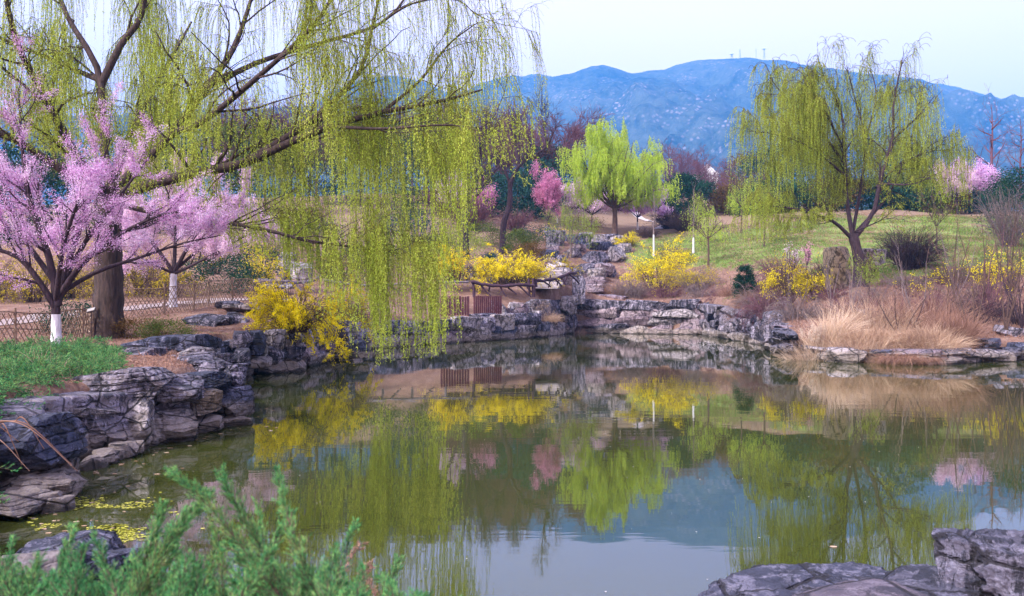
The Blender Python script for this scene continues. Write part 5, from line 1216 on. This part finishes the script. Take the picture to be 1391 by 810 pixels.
N = 42000; Yv = rng.uniform(12, 34, N); px = rng.uniform(-60, 420, N); X = (px - 695.5) / F * Yv; s_ = pond_sd(X, Yv); k = s_ > .8
blades_on_ground('mulch', X[k], Yv[k], .05, 'redgrass', 'red-brown wood mulch under the great willow', 'mulch', 3, .012, 3.0, lift=.01)

rng = np.random.default_rng(61); n_ = len(POND); kk = rng.integers(0, n_, 26000); tt = rng.random(26000)[:, None]
E = POND[kk] * (1 - tt) + POND[(kk + 1) % n_] * tt; E = E + rng.normal(size=E.shape) * .9; s_ = pond_sd(E[:, 0], E[:, 1]); cl = fbm(np.column_stack([E * .8, 0 * s_]), 3, 8)
ok = (s_ > .55) & (s_ < 2.6) & (cl > 0) & (E[:, 1] > 9)
blades_on_ground('weeds', E[ok, 0], E[ok, 1], .22, 'redgrass', 'withered weeds between the coping stones of the banks', 'weeds', 4, .008, .9, lift=.02)
# creeping junipers and the near juniper: feathery sprays
def sprays(name, starts, dirs, lens, seed, label, cat='juniper', nb=16, bl=.12, needle=.018, nw=.004, per=16, mat='juniper', stemr=.005, droop=.1, origin=None, group=None):
    rng = np.random.default_rng(seed); S = len(starts); o0 = np.array(origin if origin is not None else starts.mean(0)); root = empty(name, o0); tag(root, label, cat, group)
    P = grow(rng, starts - o0, dirs, lens, 9, .02, .07, droop); R = np.full((S, 9), stemr) * np.linspace(1, .3, 9)[None]
    mb = MB(); mb.tubes(P, R, 4)
    # side branchlets, shorter to the tip
    idx = np.repeat(np.arange(S), nb); t_ = np.tile(np.linspace(.12, .99, nb), S) * 8; i = np.minimum(t_.astype(int), 7); f = (t_ - i)[:, None]
    p = P[idx, i] * (1 - f) + P[idx, i + 1] * f; tg = unit(P[idx, i + 1] - P[idx, i])
    d = unit(tg * 1.0 + unit(np.cross(tg, rng.normal(size=tg.shape))) * (.75 if nb < 20 else .5))
    L = bl * (1.05 - .75 * t_ / 8) * rng.uniform(.6, 1.25, len(idx))
    Q_ = grow(rng, p, d, L, 5, .03, .08, 0); mb.tubes(Q_, np.full(Q_.shape[:2], stemr * .35), 3)
    mb.build('stems', M['bark_brown'], root)
    id2 = np.repeat(np.arange(len(Q_)), per); t2 = np.tile(np.linspace(.0, 1, per), len(Q_)) * 4; i2 = np.minimum(t2.astype(int), 3); f2 = (t2 - i2)[:, None]
    c = Q_[id2, i2] * (1 - f2) + Q_[id2, i2 + 1] * f2; tg = unit(Q_[id2, i2 + 1] - Q_[id2, i2])
    dd = unit(tg + unit(np.cross(tg, rng.normal(size=tg.shape))) * .55)
    lv = MB(); lv.leaves(c, dd, needle * rng.uniform(.7, 1.3, len(c)), nw, rng)
    tips = P[:, -1]; lv.build('foliage', M[mat], root); return root
rng = np.random.default_rng(8)
def creeping(px0, px1, Y0, Y1, n, seed, label, hgt=.25, base_extra=0, L=(.35, .8)):
    rng = np.random.default_rng(seed); Yv = rng.uniform(Y0, Y1, n); px = rng.uniform(px0, px1, n); X = (px - 695.5) / F * Yv
    bump = fbm(np.column_stack([X * 1.5, Yv * 1.5, 0 * X]), 3, seed); z = H(X, Yv) + hgt * np.clip(.6 + 2.2 * bump, 0, 2.6) * rng.uniform(.3, 1, n); k = (pond_sd(X, Yv) > .35) & (bump > rng.uniform(-.5, -.05, n))
    st_ = np.column_stack([X, Yv, z])[k]; m_ = len(st_)
    d = unit(np.column_stack([rng.normal(size=m_) * .8 + .3, rng.normal(size=m_) * .8 - .3, rng.uniform(.12, .55, m_)]))
    return sprays('creeping_juniper', st_, d, rng.uniform(*L, m_), seed, label, nb=14, bl=.18, needle=.034, nw=.008, per=14, stemr=.005, droop=.08)
creeping(5, 150, 13.8, 19.5, 900, 401, 'mound of creeping green juniper around the whitewashed foot of the pink tree', .10, L=(.22, .5))
creeping(-90, 62, 10.6, 14.0, 560, 402, 'creeping green juniper spreading to the low black slab', .10, L=(.25, .55))
creeping(-120, 22, 8.6, 11.0, 240, 403, 'creeping juniper drooping over the blue-black boulder', .16)
# straw among the juniper
tussock('dry_grass_clump', 52, 14.2, 1.1, .6, 260, 404, 'pale dry grass arching out of the creeping juniper', 'straw', 1.2, .005, hang=.12)

# juniper right in front of the camera
rng = np.random.default_rng(9); st_, dr_, ln_ = [], [], []
def spr(px, py, Y, tx, ty, TY):
    a_ = W(px, py, Y); e_ = W(tx, ty, TY); st_.append(a_); dr_.append(e_ - a_ + np.array([0, 0, .06])); ln_.append(np.linalg.norm(e_ - a_))
for s_ in [(150, 900, 1.8, 292, 636, 2.0), (135, 910, 1.82, 276, 650, 2.03), (165, 890, 1.84, 262, 672, 2.05), (470, 900, 1.8, 203, 640, 2.0), (455, 910, 1.84, 224, 664, 2.03), (480, 890, 1.82, 262, 690, 2.05), (440, 900, 1.84, 300, 720, 2.05)]:
    spr(*s_); dr_[-1] = dr_[-1] + np.array([0, 0, .03])
sprays('juniper_sprig', np.array(st_), np.array(dr_), np.array(ln_) * .86, 409, 'long arching juniper sprigs that cross above the near juniper against the water', nb=110, bl=.075, needle=.013, nw=.0016, per=24, stemr=.0026, droop=.03, origin=G(250, 2.0))
st_, dr_, ln_ = [], [], []
for s_ in [(60, 900, 1.8, 92, 725, 2.0), (10, 900, 1.9, 28, 712, 2.1), (240, 900, 2.0, 240, 715, 2.2), (340, 900, 2.0, 388, 692, 2.2), (300, 900, 2.0, 360, 705, 2.2), (420, 900, 2.1, 498, 712, 2.3), (455, 900, 2.1, 470, 740, 2.3), (160, 900, 2.0, 205, 712, 2.2), (60, 900, 1.9, 5, 735, 2.0), (300, 900, 1.9, 320, 728, 2.1), (500, 900, 2.1, 560, 765, 2.3)]:
    spr(*s_)
for i in range(190):
    px = rng.uniform(-60, 620) if i > 60 else rng.uniform(-60, 450); Y = rng.uniform(1.75, 2.5)
    top = np.interp(px, [-60, 0, 120, 250, 350, 450, 540, 620], [758, 770, 785, 768, 772, 790, 805, 826]) + rng.uniform(-8, 50)
    spr(px + rng.uniform(-90, 90), 960, Y - .15, px, top, Y + .1)
sprays('juniper_bush', np.array(st_), np.array(dr_), np.array(ln_) * 1.0, 410, 'feathery bright green juniper filling the near shore beside the flat grey slab', nb=60, bl=.072, needle=.012, nw=.0017, per=22, stemr=.0024, droop=.045, origin=G(250, 2.4))
# brown tipped sprigs on its edge
st_, dr_, ln_ = [], [], []
for s_ in [(440, 860, 2.5, 490, 722, 2.8), (520, 860, 2.5, 505, 780, 2.8), (480, 860, 2.4, 500, 745, 2.8)]: spr(*s_)
sprays('dry_juniper_sprig', np.array(st_), np.array(dr_), np.array(ln_), 411, 'brown tipped dry juniper sprig at the edge of the near juniper', nb=26, bl=.06, needle=.013, nw=.0025, per=16, stemr=.0025, mat='redgrass')

# ------------------------------------------------------------------ things floating on the water
def floaters(name, X, Yv, size, mat, label, cat, seed):
    rng = np.random.default_rng(seed); n = len(X); a = rng.uniform(0, 2 * pi, n); s = size * rng.uniform(.4, 1.2, n)
    V = np.stack([np.column_stack([X + np.cos(a + k * pi / 2.5) * s, Yv + np.sin(a + k * pi / 2.5) * s * .8, .006 + 0 * X]) for k in range(5)], 1).reshape(-1, 3)
    f = np.arange(n * 5).reshape(n, 5); o = mesh_obj(name, V, f, M[mat], smooth=False); tag(o, label, cat, None, 'stuff')
rng = np.random.default_rng(12)
N = 3400; t_ = rng.random(N); X = np.interp(t_, [0, 1], [-4.55, -3.75]) + rng.normal(size=N) * .30; Yv = np.interp(t_, [0, 1], [9.7, 7.9]) + rng.normal(size=N) * .25
cl = fbm(np.column_stack([X * 3, Yv * 3, 0 * X]), 3, 4); k = (cl > -.02) & (pond_sd(X, Yv) < -.1)
floaters('floating_leaves', X[k], Yv[k], .022, 'duck', 'yellow-green floating leaves gathered below the blue-black boulder', 'floating leaves', 1)
N = 520; X = rng.uniform(-5, 14, N); Yv = 6 + 40 * rng.random(N) ** 1.6; k = pond_sd(X, Yv) < -.3
floaters('floating_petals', X[k], Yv[k], .009, 'petal', 'white petals scattered over the dark pond', 'petals', 2)
N = 500; t_ = rng.random(N); X = 9.5 + rng.normal(size=N) * 1.2 ; Yv = 46 + rng.normal(size=N) * 2.5 ; k = pond_sd(X, Yv) < -.3
N2 = 1600; kk = rng.integers(0, len(POND), N2); tt = rng.random(N2)[:, None]; E = POND[kk] * (1 - tt) + POND[(kk + 1) % len(POND)] * tt + rng.normal(size=(N2, 2)) * .5; ok = (pond_sd(E[:, 0], E[:, 1]) < -.15) & (E[:, 1] > 8)
floaters('fallen_leaves', E[ok, 0], E[ok, 1], .035, 'straw', 'dead leaves drifting along the foot of the banks', 'leaves', 5)
floaters('floating_scum', X[k], Yv[k], .05, 'petal', 'pale blossom scum drifting beside the bank near the column juniper', 'petals', 3)
# yellow petals lying on the near flat rock
# ------------------------------------------------------------------ fences
def lattice_fence(pts_, h, label, seed, posts_at, ph=None):
    rng = np.random.default_rng(seed); P = resample(np.array(pts_), 80); L = np.concatenate([[0], np.cumsum(np.linalg.norm(np.diff(P[:, :2], axis=0), axis=1))])
    P[:, 2] = H(P[:, 0], P[:, 1]) ; b = P[0].copy(); root = empty('bamboo_fence', b); tag(root, label, 'fence')
    at_ = lambda s: np.array([np.interp(s, L, P[:, k]) for k in range(3)]) - b
    for s in posts_at:
        p = at_(s * L[-1]); m_ = MB(); m_.tubes([p + [0, 0, -.2], p + [.01, 0, .5], p + [0, 0, h + .12]], np.array([.035, .035, .032]), 8, True); m_.build('post', M['bamboo'], root)
    for z in (h, h * .55):
        ss = np.linspace(0, L[-1], 40); m_ = MB(); q_ = np.array([at_(s) + [0, 0, z + .015 * math.sin(s * 3)] for s in ss]); m_.tubes(q_, np.full(40, .018 if z == h else .012), 6); m_.build('rail', M['bamboo'], root)
    m_ = MB(); s = -h * .4
    while s < L[-1]:
        for sg in (1, -1):
            s0 = s + rng.uniform(-.03, .03); s1 = s0 + h * .62
            if sg < 0: s0, s1 = s1, s0
            if 0 <= min(s0, s1) and max(s0, s1) <= L[-1]:
                a_ = at_(s0) + [0, .012 * sg, .03]; e_ = at_(s1) + [0, .012 * sg, h - .02]; m_.tubes([a_, (a_ + e_) / 2 + rng.normal(size=3) * .01, e_], np.array([.014, .014, .013]), 4)
        s += .15
    m_.build('lattice', M['bamboo'], root)
lattice_fence([G(-160, 20), G(-60, 20.5), G(10, 21.5), G(60, 22.5), G(104, 23.6), G(121, 24.8), G(140, 28)], .88, 'crossed bamboo lattice fence behind the creeping juniper and whitewashed trunk', 1, [.02, .3, .55, .72, .82, 1])
lattice_fence([G(160, 31), G(210, 32), G(250, 33), G(285, 35), G(320, 36.5), G(372, 37)], .98, 'crossed bamboo lattice fence curving behind the willow trunk up to the pale slab', 2, [0, .22, .42, .58, .78, 1])

# plant label on a post
b_ = G(124, 23.3); r_ = empty('plant_sign', b_); tag(r_, 'small slanted plant label on a thin dark post beside the thick willow trunk', 'sign')
m_ = MB(); m_.tubes([(0, 0, -.1), (0, 0, .4), (.0, 0, .82)], np.array([.014, .014, .014]), 8, True); m_.build('post', M['metal'], r_)
m_ = MB(); m_.box((0, 0, 0), (.20, .13, .02)); o = m_.build('plate', M['label'], r_, False); o.location = (0, -.02, .86); o.rotation_euler = (radians(35), radians(-14), 0)
m_ = MB(); m_.box((0, 0, 0), (.22, .15, .012)); o = m_.build('backing', M['metal'], r_, False); o.location = (0, -.008, .843); o.rotation_euler = (radians(35), radians(-14), 0)

# log railings
def log_rail(pts_, label, posts, braces, seed, mat='log', zh=0):
    rng = np.random.default_rng(seed); P = [np.array(p) for p in pts_]; b = P[0].copy(); root = empty('log_railing', b); tag(root, label, 'railing')
    m_ = MB(); R_ = resample(P, 20) - b; R_[:, 2] += rng.normal(size=20) * .02; m_.tubes(R_, (.10 if mat == 'log' else .08) + .018 * np.sin(np.arange(20) * 1.3), 9, True); m_.build('top_rail', M[mat], root)
    for (p0, p1, r_) in posts:
        m_ = MB(); m_.tubes(resample([np.array(p0) - b, (np.array(p0) + np.array(p1)) / 2 - b + [.02, 0, 0], np.array(p1) - b], 6), np.full(6, r_) * (1 + .1 * rng.normal(size=6)), 9, True); m_.build('post', M[mat], root)
    for (p0, p1) in braces:
        m_ = MB(); m_.tubes(resample([np.array(p0) - b, (np.array(p0) + np.array(p1)) / 2 - b + rng.normal(size=3) * .03, np.array(p1) - b], 6), np.linspace(.06, .045, 6), 7, True); m_.build('brace', M[mat], root)
    return root
Y = 54.0; w = lambda px, py, dy=0: W(px, py, Y + dy)
log_rail([w(640, 383, -.6), w(660, 387, -.3), w(685, 389), w(702, 387, .3), (w(726, 388, 1))], 'dark log railing with slanting braces above the maroon boards',
         [(w(725, 404, 1), w(724, 378, 1), .11), (w(719, 402, 1.2), w(718, 378, 1.2), .07), (w(644, 404, -.5), w(642, 382, -.5), .08)],
         [(w(652, 386, -.3), w(667, 402, -.3)), (w(680, 390, 0), w(688, 403, 0)), (w(705, 388, .4), w(722, 404, .6)), (w(690, 391, .2), w(702, 400, .2)), (w(665, 389, 0), w(664, 396, 0)), (w(716, 390, 1), w(723, 397, 1))], 1)
log_rail([w(727, 381, 1.2), w(742, 381, 2.5), w(758, 378, 4), (w(772, 372, 5.5)), (w(782, 371, 7))], 'dark zigzag log railing climbing toward the rockery',
         [(w(728, 390, 1.2), w(727, 379, 1.2), .1), (w(745, 391, 3), w(748, 374, 3), .04)],
         [(w(738, 382, 2), w(748, 390, 3)), (w(755, 381, 4), w(763, 389, 4.5)), (w(760, 379, 4.5), w(757, 388, 4.5)), (w(763, 378, 5), w(768, 387, 5)), (w(772, 374, 5.5), w(766, 386, 5.5)), (w(773, 373, 6), w(787, 386, 7))], 2)
Y = 47; log_rail([w(345, 383, -4), w(372, 382, -3), w(400, 384, -1.5), w(425, 382, 0), w(432, 376, 0)], 'grey log rail lying beside the upright ornamental rock', [], [(w(410, 384, -1), w(428, 396, -1)), (w(402, 385, -1), w(412, 398, -1))], 3, 'log_grey')
log_rail([w(440, 380, 1), w(460, 385, 1.5), w(490, 388, 2), w(520, 387, 3), w(560, 386, 4), w(600, 384, 5.5), w(636, 383, 6.5)], 'long grey log rail running behind the willow curtain', [(w(480, 402, 2), w(479, 386, 2), .07), (w(520, 402, 3), w(519, 386, 3), .07), (w(560, 402, 4), w(559, 386, 4), .07), (w(605, 402, 5.5), w(605, 384, 5.5), .07)],
         [(w(455, 385, 1.5), w(475, 400, 2)), (w(530, 387, 3.2), w(545, 401, 3.6)), (w(575, 386, 4.5), w(590, 400, 5))], 4, 'log_grey')
# upright maroon boards below the railing
b_ = W(660, 428, 53.6); r_ = empty('board_wall', b_); tag(r_, 'short wall of upright maroon boards under the log railing', 'board wall')
rng = np.random.default_rng(3); Y = 53.6
for i in range(14):
    px = 644.5 + i * 2.75
    c = W(px, 415, Y + (i - 7) * .05) - b_; m_ = MB(); m_.box(c, (.105, .07, 1.14 + rng.uniform(-.05, .05)), jit=.006, seed=i); m_.build('board', M['maroon'], r_, False)
b_ = W(615, 428, 51.0); r_ = empty('board_wall', b_); tag(r_, 'darker wall of upright boards seen through the outer withes', 'board wall')
for i in range(11):
    px = 600 + i * 3.6
    c = W(px, 416, 50.5 + i * .06) - b_; m_ = MB(); m_.box(c, (.12, .07, 1.1 + rng.uniform(-.05, .05)), jit=.006, seed=i); m_.build('board', M['maroon'], r_, False)

# ------------------------------------------------------------------ paths and steps
def drape(name, pts_, wd, mat, label=None, lift=.03, kind='structure'):
    P = resample(np.array(pts_), 60); T = unit(np.gradient(P, axis=0) * np.array([1, 1, 0])); N_ = np.column_stack([-T[:, 1], T[:, 0], 0 * T[:, 0]])
    rows = []
    for u in np.linspace(-.5, .5, 7):
        r_ = P + N_ * u * wd; r_[:, 2] = H(r_[:, 0], r_[:, 1]) + lift; rows.append(r_)
    V = np.stack(rows, 1).reshape(-1, 3); I, J = np.meshgrid(np.arange(59), np.arange(6), indexing='ij'); q = lambda i, j: i * 7 + j
    Q = np.stack([q(I, J), q(I, J + 1), q(I + 1, J + 1), q(I + 1, J)], -1).reshape(-1, 4)
    o = mesh_obj(name, V, Q, M[mat]); tag(o, label, kind=kind); return o
drape('path', [G(-160, 31), G(0, 31), G(110, 34), G(200, 37), G(300, 41.5), G(400, 43)], 2.3, 'path_earth')
drape('path', [G(893, 95), G(903, 99), G(900, 103), G(880, 107), G(868, 110), G(860, 118)], 1.1, 'path', lift=.06)
drape('path', [G(744, 66), G(750, 70), G(760, 73.5)], 1.5, 'path', lift=.05)
def steps(name, label, p0, p1, n, wd, rise, seed, mat='stone_step'):
    p0 = np.array(p0); p1 = np.array(p1); b = p0.copy(); r_ = empty(name, b); tag(r_, label, 'steps'); rng = np.random.default_rng(seed)
    ang = math.atan2((p1 - p0)[0], (p1 - p0)[1])
    for i in range(n):
        c = (p0 + (p1 - p0) * (i + .5) / n) - b; m_ = MB(); V, Q = rock_shape(900 + seed * 10 + i, 9, wd / 2 * rng.uniform(.9, 1.1), np.linalg.norm((p1 - p0)[:2]) / n * .62, rise * .7, cuts=3, fine=.15)
        m_.add(V + c, Q); m_.build('step', M[mat], r_)
steps('stone_steps', 'broad pale stone steps rising behind the zigzag railing', W(742, 392, 59.5), W(748, 368, 66), 6, 1.9, .2, 1)
steps('stone_steps', 'rough brownish stone steps between the rockery and the dry pinkish shrub', W(800, 397, 67.5), W(806, 372, 73), 5, 2.2, .26, 2, 'rock_pink')
steps('stone_steps', 'distant pale steps leading up to the pink tree beside the whitewashed young tree', W(876, 337, 84), W(892, 318, 95), 6, 2.6, .25, 3)

# ------------------------------------------------------------------ far small things
b_ = G(958, 230, 0); b_[2] = W(0, 260, 230)[2]; r_ = empty('gabled_hut', b_); tag(r_, 'tiny white hut with a pointed gable in the belt of bare trees below the mountain', 'hut')
m_ = MB(); m_.box((0, 0, 2), (5.5, 5, 4)); m_.build('wall', M['white'], r_, False)
m_ = MB(); m_.add([(-3.2, -2.8, 3.9), (3.2, -2.8, 3.9), (0, -2.8, 6.6), (-3.2, 2.8, 3.9), (3.2, 2.8, 3.9), (0, 2.8, 6.6)], [[0, 3, 5, 2], [1, 2, 5, 4], [0, 1, 4, 3]], [[0, 2, 1], [3, 4, 5]]); m_.build('roof', M['white'], r_, False)
for px, hpx, kind_, lb in [(1005, 10, 0, 'lattice radio mast on the mountain ridge, the thicker of two with a pointed top'), (1038, 11, 1, 'watch tower with a wide flat head on the mountain ridge'), (1027, 11, 2, 'hair-thin pole mast on the mountain ridge'), (994, 4, 1, 'small low mast with a flat top at the end of the ridge row')]:
    top = 2.2 + (412 - 77) / F * 2600; b_ = np.array([(px - 695.5) / F * 2600, 2600, top]); r_ = empty('radio_mast', b_); tag(r_, lb, 'mast'); hh = hpx / F * 2600; m_ = MB()
    wd_ = {0: 2.2, 1: 2.6, 2: .6}[kind_]
    for sx in (-1, 1):
        for sy in (-1, 1): m_.tubes([(sx * wd_, sy * wd_, -8), (sx * wd_ * .6, sy * wd_ * .6, hh * .5), (sx * wd_ * (.15 if kind_ == 0 else .6), sy * wd_ * .3, hh)], np.full(3, .55), 4)
    for z in np.linspace(0, hh * .9, 5): m_.box((0, 0, z), (wd_ * 1.5, wd_ * 1.5, .6))
    m_.build('tower', M['fence_back'], r_, False)
    if kind_ == 1: m_ = MB(); m_.box((0, 0, hh), (11, 9, 3.2)); m_.build('cabin', M['white'], r_, False)

# ------------------------------------------------------------------ air
bx = MB(); bx.box((0, 1950, 446), (8380, 5000, 900))
m, nt = newmat('haze'); t = NT(nt); v = t.n('ShaderNodeVolumePrincipled'); v.inputs['Color'].default_value = (.10, .41, 1.0, 1); v.inputs['Density'].default_value = .00030; v.inputs['Anisotropy'].default_value = .1
o_ = t.n('ShaderNodeOutputMaterial'); t.l(v.outputs[0], o_.inputs['Volume'])
hz = bx.build('haze', m, None, False); tag(hz, kind='stuff')

# ------------------------------------------------------------------ light and camera
wd = bpy.data.worlds.new('World'); sc.world = wd; wd.use_nodes = True; nt = wd.node_tree; nt.nodes.clear(); t = NT(nt)
SUN_EL, SUN_AZ = 42.0, -130.0     # azimuth from +Y toward +X, degrees: the sun is behind the camera to the left
sky = t.n('ShaderNodeTexSky'); sky.sky_type = 'NISHITA'; sky.sun_disc = False; sky.sun_elevation = radians(SUN_EL); sky.sun_rotation = radians(SUN_AZ)
sky.air_density = 1.0; sky.dust_density = 3.5; sky.ozone_density = 1.5; sky.altitude = 100
tcw = t.n('ShaderNodeTexCoord'); sepw = t.n('ShaderNodeSeparateXYZ'); t.l(tcw.outputs['Generated'], sepw.inputs[0])
mpw = t.n('ShaderNodeMapping'); mpw.inputs['Scale'].default_value = (1, 1, 4); t.l(tcw.outputs['Generated'], mpw.inputs[0])
cn = t.noise(mpw.outputs[0], 1.6, 5, .5)
lay = t.ramp(t.math('ADD', sepw.outputs[2], t.math('MULTIPLY', t.math('SUBTRACT', cn, .5), .18)), [(.05, (.92, .92, .92)), (.30, (.78, .78, .78)), (.6, (.6, .6, .6))])
skc = t.mix(lay, sky.outputs[0], (3.4, 2.4, 2.6))     # thin high overcast, whiter toward the horizon
bg = t.n('ShaderNodeBackground'); bg.inputs['Strength'].default_value = .15; t.l(skc, bg.inputs[0]); o_ = t.n('ShaderNodeOutputWorld'); t.l(bg.outputs[0], o_.inputs[0])
sl = bpy.data.lights.new('sun', 'SUN'); sl.energy = 1.9; sl.angle = radians(10); sl.color = (1, .95, .9)
so = bpy.data.objects.new('sun', sl); COL.objects.link(so)
from mathutils import Vector
el, az = radians(SUN_EL), radians(SUN_AZ)
sv = Vector((math.sin(az) * math.cos(el), math.cos(az) * math.cos(el), math.sin(el)))
so.rotation_euler = sv.to_track_quat('Z', 'Y').to_euler()
cd = bpy.data.cameras.new('camera'); co = bpy.data.objects.new('camera', cd); COL.objects.link(co); sc.camera = co
co.location = CAM; co.rotation_euler = (radians(90), 0, 0); cd.sensor_width = 36; cd.lens = 36 * F / 1391; cd.shift_y = 7 / 1391
cd.clip_start = .05; cd.clip_end = 12000
cd.dof.use_dof = True; cd.dof.focus_distance = 26; cd.dof.aperture_fstop = 5.6
sc.view_settings.view_transform = 'Standard'; sc.view_settings.look = 'None'; sc.view_settings.gamma = 1; sc.view_settings.exposure = 2.18
sc.cycles.use_denoising = True; sc.cycles.max_bounces = 6; sc.cycles.diffuse_bounces = 3; sc.cycles.glossy_bounces = 3; sc.cycles.transmission_bounces = 3; sc.cycles.volume_bounces = 1
sc.cycles.caustics_reflective = False; sc.cycles.caustics_refractive = False; sc.cycles.sample_clamp_indirect = 6
print('bank stones', NB)
